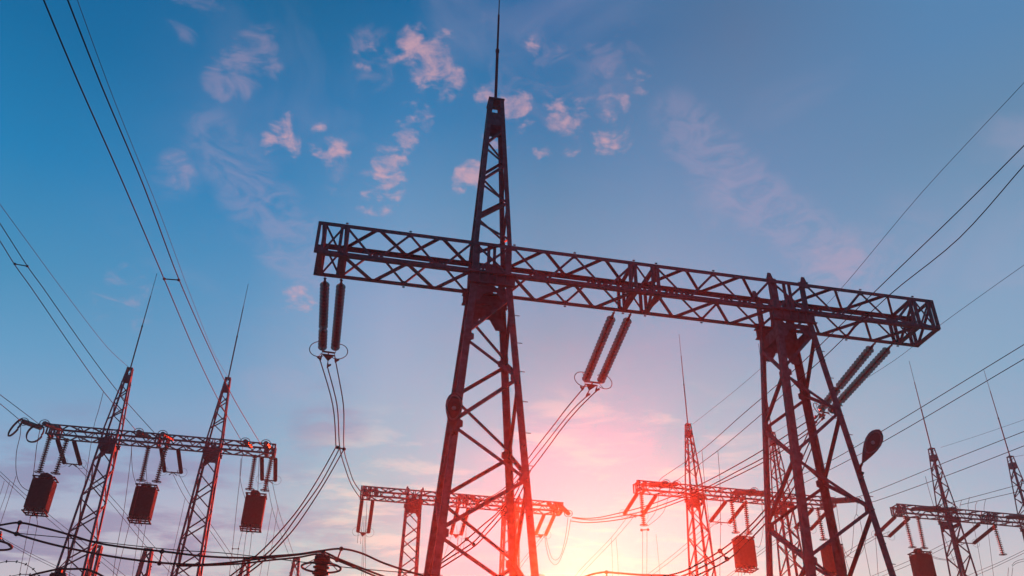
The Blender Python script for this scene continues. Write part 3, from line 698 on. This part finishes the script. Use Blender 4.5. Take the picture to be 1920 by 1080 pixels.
def phase(gname, u, zb, which, trap=None, tune='flat', single=False, nu=(0.0, 1.9), nvec=(0, -4.5, -1.3), near=True, far=True, fu=(.35, 1.75), fv=(0, 3.6, -.75), vb=77.0):
    """one phase of a distant gantry: near pale strings, far dark strings with yoke, porcelain strings carrying the trap"""
    side = ('left', 'right')
    if near:
        for i in (0, 1):
            far_string(GL_FAR, (u + nu[i], vb - .03, zb + .5), nvec, '%s of two pale strings on the line side, %s' % (side[i], which), GN, 4.25)
    if far:
        ends = []
        for i in (0, 1):
            a = Vector((u + fu[i], vb + 1.22, zb)); d = Vector(fv).normalized()
            far_string(GL_DARK, a, fv, '%s of two dark slanting strings behind the %s' % (side[i], which), GF); ends.append(a + d * 3.75)
        t = thing('yoke_plate', ends[0] * K, 'thin ringed yoke joining the dark strings behind the %s' % which, 'yoke', 'yokes of the distant gantries', s=K)
        d = ends[1] - ends[0]; m = MB(); m.bar((0, 0, 0), d, .1, .08); m.bar(d / 2, d / 2 + Vector((-.35, .3, -.15)), .06, .05); m.bar(d / 2, d / 2 + Vector((.35, .3, -.15)), .06, .05); m.build('plate', IRON, t)
        for e, s in ((d * 0, -1), (d, 1)):
            g = MB(); g.tube([e + Vector((s * .12 + math.cos(b) * .42, -.2, math.sin(b) * .42)) for b in [2 * math.pi * i / 18 for i in range(18)]], .014, 5, True); g.build('grading_ring', IRON, t)
    us = (0,) if single else (0, 1.45)
    for i, du in enumerate(us):
        lab = 'lone brown porcelain string hanging below the %s' % which if single else '%s of two brown porcelain strings above the trap, %s' % (side[i], which)
        far_string(PO_FAR, (u + du, vb + .6, zb), (.08 if i == 0 else -.10, 0, -3.3), lab, GP, 3.18)
    if trap: line_trap(u + .73, vb + .6, zb - 3.72, trap, tune)
    for i, du in enumerate(() if not trap else us):
        pass
phase('left', -25.75, 29.17, 'left end of left gantry', 'leftmost of three slatted line traps under the left gantry, block on top', 'wedge', nu=(-.75, .85), fu=(.5, 1.85))
phase('left', -17.55, 29.17, 'middle of left gantry', 'middle of three dark slatted line traps under the left gantry', 'flat', fu=(.95, 2.4))
phase('left', -8.45, 29.17, 'right end of left gantry', 'rightmost of three line traps under the left gantry, with a dome on top', 'dome', nu=(-.5, 1.2), fu=(.55, 1.75))
phase('right', 27.55, 28.8, 'left end of rear right gantry', single=True, nu=(.8, 1.8), fu=(-.2, 1.7), fv=(-.2, 3.6, -.85))
phase('right', 36.7, 28.8, 'middle of rear right gantry', 'orange lit line trap between the two left legs of the right tower', 'flat', nu=(.2, 1.6), fu=(-.3, 1.7), fv=(-.2, 3.6, -.85))
phase('right', 45.75, 28.8, 'right end of rear right gantry', 'line trap partly hidden behind the third leg of the right tower', 'flat', nu=(.6, 1.6), fu=(-.2, 1.5), fv=(-.2, 3.6, -.85))
phase('edge', 55.2, 28.75, 'left end of far right gantry', 'line trap at the bottom right under the gantry cut by the right edge', 'dome', nu=(.6, 2.2), fu=(-.65, .9), fv=(-.25, 3.6, -.85))
phase('edge', 65.2, 28.75, 'middle of far right gantry', single=True, nu=(1.2, 2.6), fu=(-1.2, .7), fv=(-.25, 3.6, -.85))

# low gantry behind the left tower
LOWZ = 27.06
lowp = [('left end of low rear gantry', 1.55, (0, -4.3, -2.0), (0, 3.4, -2.3)), ('middle of low rear gantry', 10.6, (0, -4.3, -2.0), (-.1, 3.4, -1.5)), ('right end of low rear gantry', 19.0, (0, -4.2, -2.4), (0, 3.6, -.8))]
for which, u, nv, fv in lowp:
    for i, du in enumerate((0, 1.0)):
        s = ('left', 'right')[i]
        far_string(GL_FAR, (u + du, 79.97, LOWZ + .75), nv, '%s of two pale strings on the near side, %s' % (s, which), GN, 4.25)
        far_string(GL_DARK, (u + du - .1, 81.35, LOWZ), fv, '%s of two dark strings behind the %s' % (s, which), GF)
    d = Vector(fv).normalized() * 3.75; a = Vector((u - .1, 81.35, LOWZ)) + d
    t = thing('yoke_plate', a * K, 'thin ringed yoke joining the dark strings behind the %s' % which, 'yoke', 'yokes of the distant gantries', s=K)
    m = MB(); m.bar((0, 0, 0), (1.0, 0, 0), .09, .07); m.plate([(.2, 0, -.02), (.8, 0, -.02), (.5, 0, -.4)], (0, 1, 0), .03); m.build('plate', IRON, t)
    for x in (-.1, 1.1):
        g = MB(); g.tube([(x + math.cos(b) * .42, -.2, math.sin(b) * .42) for b in [2 * math.pi * i / 18 for i in range(18)]], .014, 5, True); g.build('grading_ring', IRON, t)

DG = 'thin vertical droppers'
RW = .020
def dropper(label, pix, v0=77.6, v1=None, r=RW, group=DG): pwire('dropper_wire', label, group, r, pix, v0, v1 or v0)
T3 = ('leftmost', 'middle', 'rightmost')
for k, (p, q) in enumerate((([(58, 966), (54, 985), (36, 1080), (33, 1096)], [(68, 968), (70, 985), (48, 1080), (45, 1096)]), ([(261, 982), (259, 1005), (248, 1080), (246, 1096)], [(274, 982), (270, 1005), (258, 1080), (256, 1096)]), ([(462, 998), (459, 1020), (452, 1080), (450, 1096)], [(472, 998), (470, 1020), (462, 1080), (460, 1096)]))):
    dropper('left of two thin wires dropping from the %s line trap of the left gantry' % T3[k], p, 78.2); dropper('right of two thin wires dropping from the %s line trap of the left gantry' % T3[k], q, 78.2)
dropper('long dropper crossing the left end of the left gantry, left of its first tower', [(194, 734), (186, 765), (176, 800), (160, 900), (130, 1080), (127, 1096)], 69, 74)
dropper('left of two long droppers between the first two line traps', [(247, 812), (246, 850), (232, 960), (220, 1023), (212, 1080), (210, 1096)], 71.5)
dropper('right of two long droppers between the first two line traps', [(278, 824), (272, 862), (248, 962), (220, 1074), (215, 1096)], 71.5)
dropper('slack jumper from the left gantry to its middle trap', [(247, 826), (247, 862), (251, 895), (262, 918), (272, 925)], 72, 77.6)
dropper('straight jumper down to the top of the middle trap', [(280, 820), (274, 870), (276, 905), (281, 924)], 73, 77.6)
dropper('left wire of the cross-barred dropper beside the rightmost trap of the left gantry', [(455, 836), (453, 870), (446, 930), (436, 1027), (430, 1080), (428, 1096)], 72)
dropper('right wire of the cross-barred dropper beside the rightmost trap of the left gantry', [(456, 990), (447, 1029), (443, 1080), (441, 1096)], 77.6, 76)
dropper('slack jumper to the top of the rightmost trap of the left gantry', [(452, 860), (450, 893), (455, 920), (462, 941)], 72, 77.6)
dropper('jumper behind the right porcelain string of the rightmost trap', [(487, 840), (485, 880), (483, 935)], 73, 77.6)
spacer((436, 1029), (447, 1029), 72, 'short cross bar joining two droppers left of the rightmost trap', .03)
dropper('dropper from the far twin wires right of the middle trap', [(347, 935), (336, 985), (314, 1080), (311, 1096)], 88, 86)
dropper('left dropper from the far twin wires right of the rightmost trap', [(510, 953), (500, 1010), (487, 1080), (484, 1096)], 90, 88)
dropper('right dropper from the far twin wires right of the rightmost trap', [(521, 952), (512, 1010), (501, 1080), (498, 1096)], 90, 88)
dropper('short dropper at the left edge, first', [(8, 902), (3, 918), (-6, 945)], 92); dropper('short dropper at the left edge, second', [(18, 903), (8, 935), (-6, 972)], 92)
dropper('dropper at the left edge slanting from the slack jumper', [(30, 893), (18, 930), (0, 985), (-8, 1010)], 78)
GFW = 'thin twin wires leading away behind the gantries'
def far_wire(label, pix, v0, v1, r=.022): pwire('conductor', label, GFW, r, pix, v0, v1)
far_wire('lower of the twin wires leading away from the left end of the left gantry', [(140, 871), (205, 940), (272, 1022), (330, 1085), (345, 1100)], 82.5, 130)
far_wire('upper of the twin wires leading away from the left end of the left gantry', [(150, 869), (216, 940), (283, 1018), (345, 1085), (358, 1100)], 82.5, 130)
far_wire('lower of the twin wires leading away from the middle of the left gantry', [(322, 884), (348, 935), (390, 990), (428, 1045), (452, 1085), (462, 1100)], 82.5, 125)
far_wire('upper of the twin wires leading away from the middle of the left gantry', [(332, 882), (360, 935), (400, 990), (442, 1052), (462, 1085), (472, 1100)], 82.5, 125)
far_wire('lower of the twin wires leading away from the right end of the left gantry', [(501, 902), (511, 955), (528, 1005), (545, 1050), (556, 1085), (562, 1100)], 82.5, 120)
far_wire('upper of the twin wires leading away from the right end of the left gantry', [(510, 902), (522, 955), (540, 1010), (556, 1055), (566, 1085), (572, 1100)], 82.5, 120)
far_wire('lower wire of the twin pair crossing the bottom left behind the leftmost trap', [(-25, 866), (0, 891), (60, 947), (120, 998), (200, 1062), (225, 1084)], 90, 120)
far_wire('upper wire of the twin pair crossing the bottom left behind the leftmost trap', [(-25, 858), (0, 884), (64, 942), (128, 994), (208, 1058), (240, 1084)], 90, 120)
far_wire('lowest faint wire of the bottom left corner, lower of two', [(-20, 996), (7, 1014), (56, 1042), (107, 1067), (140, 1084)], 120, 140); far_wire('lowest faint wire of the bottom left corner, upper of two', [(-20, 992), (7, 1010), (56, 1037), (107, 1062), (150, 1084)], 120, 140)
far_wire('lower of the twin wires slanting away from the rear right gantry, left end', [(1182, 962), (1146, 1008), (1090, 1066), (1066, 1096)], 82.5, 115); far_wire('upper of the twin wires slanting away from the rear right gantry, left end', [(1194, 962), (1155, 1008), (1096, 1070), (1076, 1096)], 82.5, 115)
dropper('left of two short droppers below the low slack wires right of the left tower', [(1146, 1008), (1148, 1045), (1149, 1096)], 96); dropper('right of two short droppers below the low slack wires right of the left tower', [(1155, 1008), (1158, 1045), (1160, 1096)], 96)
dropper('thin lone pole-like dropper left of the mast between the towers', [(1230, 1001), (1234, 1040), (1239, 1096)], 110)
dropper('left dropper crossing the mast between the towers, from the thick twin pair', [(1316, 844), (1321, 902), (1332, 1000), (1342, 1080), (1344, 1096)], 66, 72); dropper('right dropper crossing between the towers, from the thick twin pair', [(1346, 845), (1350, 905), (1351, 1000), (1351, 1096)], 66, 72)
far_wire('lower of the twin wires slanting away under the mast between the towers', [(1341, 972), (1300, 1008), (1256, 1045), (1200, 1088)], 82.5, 115); far_wire('upper of the twin wires slanting away under the mast between the towers', [(1352, 972), (1306, 1012), (1264, 1047), (1210, 1088)], 82.5, 115)
far_wire('lower of the twin wires slanting away behind the second leg of the right tower', [(1501, 980), (1453, 1013), (1415, 1041), (1350, 1090)], 82.5, 115); far_wire('upper of the twin wires slanting away behind the second leg of the right tower', [(1512, 980), (1455, 1018), (1415, 1047), (1356, 1090)], 82.5, 115)
dropper('left wire below the single porcelain string left of the mast', [(1205, 994), (1205, 1040), (1205, 1096)], 77.6); dropper('right wire below the single porcelain string left of the mast', [(1213, 994), (1213, 1040), (1213, 1096)], 77.6)
spacer((1203, 994), (1215, 993), 77.6, 'small cross bar at the foot of the single porcelain string left of the mast', .06)
dropper('outer curved jumper from the pale strings to the single porcelain string', [(1257, 905), (1252, 935), (1242, 963), (1215, 986)], 72.5, 77.6); dropper('inner curved jumper from the pale strings to the single porcelain string', [(1236, 902), (1235, 927), (1230, 958), (1210, 984)], 72.5, 77.6)
dropper('left wire under the orange line trap inside the right tower', [(1385, 1070), (1384, 1096)], 78.2); dropper('right wire under the orange line trap inside the right tower', [(1391, 1070), (1391, 1096)], 78.2)
dropper('slack jumper loop beside the orange line trap', [(1428, 940), (1431, 990), (1424, 1025), (1414, 1022), (1404, 1003)], 73, 77.6)
dropper('left of two droppers behind the second leg of the right tower', [(1553, 951), (1556, 1000), (1564, 1080), (1566, 1096)], 78); dropper('dropper just right of the third leg of the right tower', [(1566, 930), (1580, 1025), (1595, 1080), (1600, 1096)], 78)
dropper('dropper that kinks below the right end strings, inside the right tower', [(1607, 944), (1606, 962), (1602, 972), (1597, 1030), (1586, 1045), (1576, 1024)], 73, 77); dropper('long dropper from the same kink, running right of the tower brace', [(1606, 964), (1612, 973), (1620, 1018), (1632, 1080), (1635, 1096)], 73)
dropper('slack loop inside the right tower between the third and fourth legs', [(1627, 977), (1622, 1020), (1614, 1038), (1602, 1046), (1588, 1040), (1580, 1022)], 77); dropper('dropper ending right beside the fourth leg of the right tower', [(1640, 985), (1644, 1040), (1649, 1096)], 78)
dropper('dropper from the twin pair, bending behind the first right mast', [(1735, 893), (1741, 916), (1748, 940), (1760, 978), (1776, 1020), (1800, 1080), (1806, 1096)], 70, 76)
dropper('left dropper behind the gantry at the right edge', [(1818, 932), (1815, 950), (1828, 997), (1843, 1080), (1846, 1096)], 74, 82); dropper('right dropper behind the gantry at the right edge', [(1848, 936), (1845, 955), (1851, 983), (1863, 1080), (1866, 1096)], 74, 82)
dropper('first curved jumper onto the beam at the right edge', [(1803, 938), (1800, 948), (1800, 955)], 72.5, 76); dropper('third curved jumper onto the beam at the right edge', [(1832, 941), (1829, 948), (1829, 956)], 72.5, 76)
dropper('upper slack jumper from the trap at the bottom right', [(1738, 1039), (1762, 1047), (1782, 1048), (1798, 1038)], 77.6, 79); dropper('lower slack jumper from the trap at the bottom right', [(1738, 1042), (1762, 1049), (1784, 1050), (1800, 1044)], 77.6, 79)
far_wire('upper of the twin wires behind the fourth leg, ending at the rings beside it', [(1659, 994), (1647, 1001), (1600, 1027), (1550, 1062), (1520, 1090)], 82.5, 110); far_wire('lower of the twin wires behind the fourth leg, ending at the rings beside it', [(1668, 996), (1648, 1006), (1600, 1034), (1556, 1066), (1530, 1090)], 82.5, 110)
far_wire('upper of the twin wires crossing behind the trap at the bottom right', [(1800, 1004), (1775, 1017), (1708, 1050), (1635, 1080), (1600, 1098)], 82.5, 120); far_wire('lower of the twin wires crossing behind the trap at the bottom right', [(1812, 1005), (1778, 1023), (1710, 1057), (1650, 1082), (1620, 1098)], 82.5, 120)
far_wire('upper of the twin wires at the bottom right corner', [(1950, 1017), (1920, 1032), (1870, 1056), (1822, 1076), (1790, 1092)], 84, 105); far_wire('lower of the twin wires at the bottom right corner', [(1950, 1022), (1920, 1037), (1870, 1061), (1830, 1079), (1800, 1095)], 84, 105)
dropper('left wire below the single string at the right edge', [(1891, 1064), (1891, 1096)], 77.6); dropper('right wire below the single string at the right edge', [(1899, 1064), (1898, 1096)], 77.6)
dropper('upper jumper curling right from the single string at the right edge', [(1897, 1060), (1904, 1053), (1920, 1048), (1945, 1046)], 77.6, 76); dropper('lower jumper curling right from the single string at the right edge', [(1898, 1062), (1906, 1056), (1922, 1052), (1945, 1050)], 77.6, 76)
# low gantry loops and droppers
dropper('outer of two U shaped jumper loops under the right end of the low gantry', [(1070, 974), (1065, 1005), (1058, 1030), (1048, 1054), (1040, 1059), (1031, 1050), (1024, 1025), (1021, 1000)], 76, 84, .024); dropper('inner of two U shaped jumper loops under the right end of the low gantry', [(1065, 971), (1060, 1008), (1052, 1040), (1043, 1050), (1035, 1046), (1028, 1025), (1023, 1002)], 76, 84, .024)
far_wire('left wire leading away below the right end of the low gantry', [(1018, 1002), (1003, 1022), (980, 1050), (955, 1085)], 84.5, 105); far_wire('right wire leading away below the right end of the low gantry', [(1023, 1002), (1006, 1026), (985, 1052), (962, 1085)], 84.5, 105)
for k, (p, q) in enumerate((((676, 968), (670, 1018)), ((681, 968), (676, 1020)), ((683, 968), (677, 1096)), ((686, 967), (680, 1096)), ((688, 940), (684, 1096)))):
    dropper(('first', 'second', 'third', 'fourth', 'fifth')[k] + ' from left of five thin wires under the left end of the low gantry', [p, ((p[0] + q[0]) / 2 - .5, (p[1] + q[1]) / 2), q], 84)
for k, (p, q) in enumerate((((853, 985), (822, 1075)), ((856, 985), (860, 1040)), ((869, 960), (852, 1050)), ((874, 958), (862, 1035)), ((880, 956), (868, 1034)))):
    dropper(('first', 'second', 'third', 'fourth', 'fifth')[k] + ' from left of five thin wires under the middle of the low gantry', [p, ((p[0] + q[0]) / 2, (p[1] + q[1]) / 2), q], 84)
# coiled jumper ends at the left edge
def coil(px, v, rx, rz, label, turns=3, ang=0.0):
    o = pl(*px, v * K); m = MB(); pts = []; rx *= K; rz *= K
    for i in range(turns * 22 + 1):
        a = 2 * math.pi * i / 22; r = 1 + .03 * math.sin(i * .7); x = rx * r * math.cos(a); z = rz * r * math.sin(a)
        pts.append((x * math.cos(ang) - z * math.sin(ang), .05 * i / 22, x * math.sin(ang) + z * math.cos(ang)))
    m.tube(pts, .035 * K, 6); ob = m.build('wire_coil', WIRE, None, True, frame(o)); tag(ob, label, 'wire coil', 'coiled jumper ends')
coil((28, 800), 72.5, .22, .82, 'narrow coil of jumper wire hanging at the far left end of the left gantry', 3, -.38)
coil((65, 811), 72.5, .56, .78, 'round coil of jumper wire hanging beside the left end of the left gantry', 3, -.3)
dropper('slack jumper from the narrow coil to the leftmost trap', [(39, 792), (38, 815), (31, 847), (30, 880), (34, 900), (43, 914), (56, 921)], 72.5, 77.4, .026); dropper('jumper from the round coil straight down to the leftmost trap', [(75, 806), (69, 835), (65, 870), (60, 910)], 72.5, 77.4, .026)

# ------------------------------------------------------------------ near busbar conductors and post insulators
BV = 22.0; BS = 22.0 / 17.0
GB = 'thick busbar conductors on post insulators'
def bus(label, pix, v0=BV, v1=None, r=.019): pwire('busbar_conductor', label, GB, r * BS, pix, v0, v1 or v0, 'busbar conductor', near=True, n=8)
bus('upper thick busbar conductor arching from the left edge over the bottom of the picture', [(-40, 990), (0, 984.6), (37, 980), (80, 989), (128, 1002), (178, 1017), (240, 1027), (306, 1034), (383, 1043), (458, 1046), (505, 1043), (560, 1039), (600, 1033), (640, 1029), (677, 1037), (715, 1054), (752, 1067), (800, 1082)])
bus('lower thick busbar conductor running from the left post insulator to the middle one', [(-30, 985), (0, 991), (33, 1002), (80, 1016), (130, 1028), (213, 1044), (299, 1055), (371, 1058.6), (424, 1055.6), (485, 1048), (560, 1040), (604, 1035), (633, 1047), (675, 1064), (717, 1080), (750, 1092)])
bus('third thick busbar conductor just under the lower one, right of the second gantry leg', [(330, 1061), (371, 1060.6), (450, 1057), (510, 1050), (560, 1045), (600, 1039), (633, 1051), (672, 1067), (712, 1084)], BV + .06, None, .017)
bus('short thick busbar arch left of the small post insulator at the bottom left', [(40, 1092), (59, 1079), (81, 1073), (111, 1067), (130, 1067), (157, 1067), (178, 1073), (200, 1085)])
bus('thick busbar conductor low between the two near towers', [(1060, 1094), (1100, 1080), (1120, 1074.5), (1137, 1073), (1203, 1078), (1264, 1080), (1310, 1090)])
pwire('ground_wire', 'thin slack wire running under the thick busbars across the bottom', GG, .016, [(20, 997), (35, 1000), (128, 1009), (230, 1021), (340, 1032), (420, 1037), (560, 1053), (650, 1064), (740, 1072), (830, 1079)], 34, 34)
spacer((304, 1034), (299, 1056), BV, 'spacer between the two busbars near the second left tower', .026, near=True); spacer((37, 980), (31, 1001), BV, 'spacer between the two busbars beside the left edge', .026, near=True)
spacer((640, 1029), (632, 1050), BV, 'spacer on the busbars right of the middle post insulator', .026, near=True); spacer((1137, 1073), (1138, 1084), BV, 'spacer on the low busbar between the near towers', .024, near=True)
def post_insulator(px, v, label, ring_drop=.27 * BS, ringr=.36 * BS):
    top = pl(*px, v)
    t = thing('post_insulator', (top.x, top.y, -CAMZ), label, 'post insulator', 'post insulators under the busbars'); H = top.z + CAMZ
    b = MB(); prof = [(.085, H - 1.9)]; z = H - 1.88; i = 0
    while z < H - .22:
        r = .20 if i % 2 == 0 else .16
        prof += [(.12, z), (r, z + .028), (r, z + .042), (.12, z + .072)]; z += .075; i += 1
    prof += [(.09, H - .16)]; b.lathe(prof, n=20); b.build('insulator_body', PORC, t)
    c = MB(); c.lathe([(.13, H - .158), (.19, H - .15), (.19, H - .09), (.12, H - .085), (.12, H - .05), (.07, H - .045)], n=14); c.box((-.05, -.06, H - .044), (.05, .06, H + .05)); c.box((-.17, -.035, H - .06), (.17, .035, H - .0455)); c.build('head_clamp', IRON, t)
    r = MB(); zc = H - ring_drop
    r.tube([(math.cos(a) * ringr, math.sin(a) * ringr, zc) for a in [2 * math.pi * k / 40 for k in range(40)]], .026, 8, True)
    for a in (.5, 2.6, 3.9, 5.4): r.tube([(math.cos(a) * .12, math.sin(a) * .12, H - .12), (math.cos(a) * ringr, math.sin(a) * ringr, zc)], .010, 6)
    r.build('corona_ring', IRON, t)
    s = MB(); s.lathe([(.16, H - 1.98), (.16, H - 1.90)], n=14)
    for a in (-1, 1):
        for q in (-1, 1): s.angle((a * .14, q * .14, .2), (a * .14, q * .14, H - 1.985), .06, .008, (-a, 0, 0), (0, -q, 0))
    k = .6
    while k < H - 2.3:
        s.bar((-.13, -.137, k), (.13, -.137, k + .4), .04, .006, Vector((0, 0, 1))); s.bar((-.13, .137, k + .4), (.13, .137, k), .04, .006, Vector((0, 0, 1))); k += .42
    s.build('support', STEEL, t); f = MB(); f.box((-.3, -.3, -.2), (.3, .3, .2)); f.build('footing', CONC, t)
post_insulator((606, 1037), BV, 'ribbed post insulator with a full ring, carrying the busbars at bottom centre left')
post_insulator((-10, 992), BV, 'post insulator at the left edge, only its ring in view')
post_insulator((112, 1071), BV + .4, 'dark post insulator top at the bottom left below the first gantry tower', .50)
# a taut roll of razor wire over a fence, bottom left
o = pl(0, 1136, 6.0); m = MB(); pts = []
for i in range(3 * 26 + 1):
    a = 2 * math.pi * i / 26; pts.append((math.cos(a) * .255, -.12 + i * .012, math.sin(a) * .255))
m.tube(pts, .0022, 5)
for i in range(0, 3 * 26, 1):
    p = Vector(pts[i]); q = Vector(pts[i + 1]); d = (q - p).normalized(); nn = p.cross(Vector((0, 1, 0))).normalized() if p.length else Vector((0, 0, 1)); rr = Vector((p.x, 0, p.z)).normalized()
    m.bar(p - rr * .008, p + rr * .008, .007, .002, d)
ob = m.build('razor_wire', IRON, None, False, frame(o)); tag(ob, 'coil of barbed razor wire arching at the very bottom left corner', 'razor wire')

# ------------------------------------------------------------------ lamps on the near towers
def lamp(base, tip, v0, v1, label, foot, width=.44):
    a = pl(*base, v0); b = pl(*tip, v1); y = (b - a); Ls = y.length; y.normalize()
    cam_dir = (-a).normalized(); z = (cam_dir - y * cam_dir.dot(y)).normalized(); x = y.cross(z)
    rot = Matrix((x, y, z)).transposed()
    t = thing('street_lamp', a, label, 'lamp', 'lamp heads fixed to the near towers', rot.to_quaternion())
    m = MB(); n = 20; rings = [(-.02, .045, .04), (.06, .05, .05), (.18, .17, .07), (.32, .30, .09), (.50, .43, .12), (.66, .49, .14), (.80, .46, .14), (.90, .36, .11), (.97, .20, .07), (1.0, .05, .02)]
    s = Ls; w = width
    base_i = len(m.v)
    for (yy, hw, th) in rings:
        for k in range(n):
            a_ = 2 * math.pi * k / n; X = math.cos(a_) * hw * w; Z = math.sin(a_)
            Z = (Z * .035 if Z > 0 else Z * th * 1.3)
            m.v.append(Vector((X, yy * s, Z)))
    for i in range(len(rings) - 1):
        for k in range(n):
            l = (k + 1) % n; m.f.append((i * n + k, i * n + l, (i + 1) * n + l, (i + 1) * n + k))
    m.f.append(tuple(range(n - 1, -1, -1))); m.f.append(tuple((len(rings) - 1) * n + k for k in range(n)))
    m.build('housing', LAMPM, t, True)
    # raised rim, dark glass and the bulb behind it
    rim = MB(); rim.tube([(math.cos(q) * w * .40 * (1 - .16 * (math.sin(q) < 0) * -math.sin(q)), s * (.63 + .29 * math.sin(q)), .034) for q in [2 * math.pi * k / 32 for k in range(32)]], .024, 8, True); rim.build('rim', RIMM, t, True)
    ln = MB(); k = 28
    for (f_, zz) in ((1, .034), (.8, .052), (.45, .064), (.02, .068)):
        for j in range(k):
            q = 2 * math.pi * j / k; ln.v.append(Vector((math.cos(q) * w * .375 * f_, s * (.63 + .27 * math.sin(q) * f_), zz)))
    for i in range(3):
        for j in range(k): ln.f.append((i * k + j, i * k + (j + 1) % k, (i + 1) * k + (j + 1) % k, (i + 1) * k + j))
    ln.f.append(tuple(3 * k + j for j in range(k))); ln.build('lens', LENS, t, True)
    bb = MB(); bb.lathe([(.03, .069), (.055, .075), (.05, .085), (.01, .09)], (0, s * .62, 0), (0, 0, 1), 14); bb.build('bulb_holder', CONC, t, True)
    e = t.matrix_world.inverted() @ W(foot)
    ar = MB(); ar.tube([Vector((0, .05, -.02)), Vector((0, -.05, -.03)), e], .035, 10); ar.bar(e + Vector((-.09, 0, 0)), e + Vector((.09, 0, 0)), .09, .06); ar.build('arm', IRON, t)
hwf = lambda z: .56 + .0785 * (MZ - z)
zA = pl(847, 806, 20.4).z; zB = pl(1612, 884, 20.4).z
u1, u2, vm = MU + 4.928, MU + 14.139, MV + .6
lamp((848, 812), (853, 736), vm - hwf(zA) - .10, vm - hwf(zA) - .55, 'oval lamp head fixed to the left leg of the left near tower', (u1 - hwf(zA) + .08, vm - hwf(zA) - .02, zA - .10))
lamp((1615, 872), (1649, 806), vm - hwf(zB) - .10, vm - hwf(zB) - .50, 'tilted oval lamp head on the rightmost leg of the right near tower', (u2 + hwf(zB) - .06, vm - hwf(zB) - .02, zB - .06))

# ------------------------------------------------------------------ lattice masts far away
def far_mast(px, v, wtop, slope, label, rodpx=None):
    top = pl(*px, v); root = thing('lattice_mast', (top.x * K, top.y * K, -CAMZ), label, 'lattice mast', 'small lattice masts on the skyline', s=K); H = top.z + CAMZ / K
    hw = lambda z: wtop + slope * (H - z)
    na, nb = zigzag(H - .1, .5, 1.5); part, c = lattice_tower(root, 'mast_body', 0, 0, [0, H], hw, na, nb, .24, .13, .02)
    cp = MB(); cp.box((-wtop, -wtop, H + .002), (wtop, wtop, H + .12)); cp.build('cap_plate', STEEL, part)
far_mast((279, 1032), 94, .42, .06, 'small lattice mast on the skyline between the two left towers'); far_mast((184, 1026), 94, .40, .022, 'slim lattice mast on the skyline beside the first left tower')
far_mast((463, 1048), 94, .36, .065, 'small lattice mast below the rightmost trap of the left gantry'); far_mast((556, 1050), 95, .36, .06, 'small lattice mast left of the middle post insulator')

# ------------------------------------------------------------------ haze box added to imitate the red veil of lens flare
hz = MB()
for (u, v, z) in [(a, b, c) for c in (-1.0, 28.6) for (a, b) in ((-60, -40), (60, -40), (60, 48), (-60, 48))]: hz.v.append(DU * u + DV * v + Vector((0, 0, z)))
hz.f = [(0, 3, 2, 1), (4, 5, 6, 7), (0, 1, 5, 4), (1, 2, 6, 5), (2, 3, 7, 6), (3, 0, 4, 7)]
hm_ = bpy.data.materials.new('flare_haze'); hm_.use_nodes = True; nt = hm_.node_tree; nt.nodes.clear()
pv = nt.nodes.new('ShaderNodeVolumePrincipled'); pv.inputs['Color'].default_value = (.95, .93, .93, 1); pv.inputs['Density'].default_value = HAZE_D; pv.inputs['Anisotropy'].default_value = HAZE_G
on = nt.nodes.new('ShaderNodeOutputMaterial'); nt.links.new(pv.outputs[0], on.inputs['Volume'])
tag(hz.build('haze', hm_), kind='stuff')
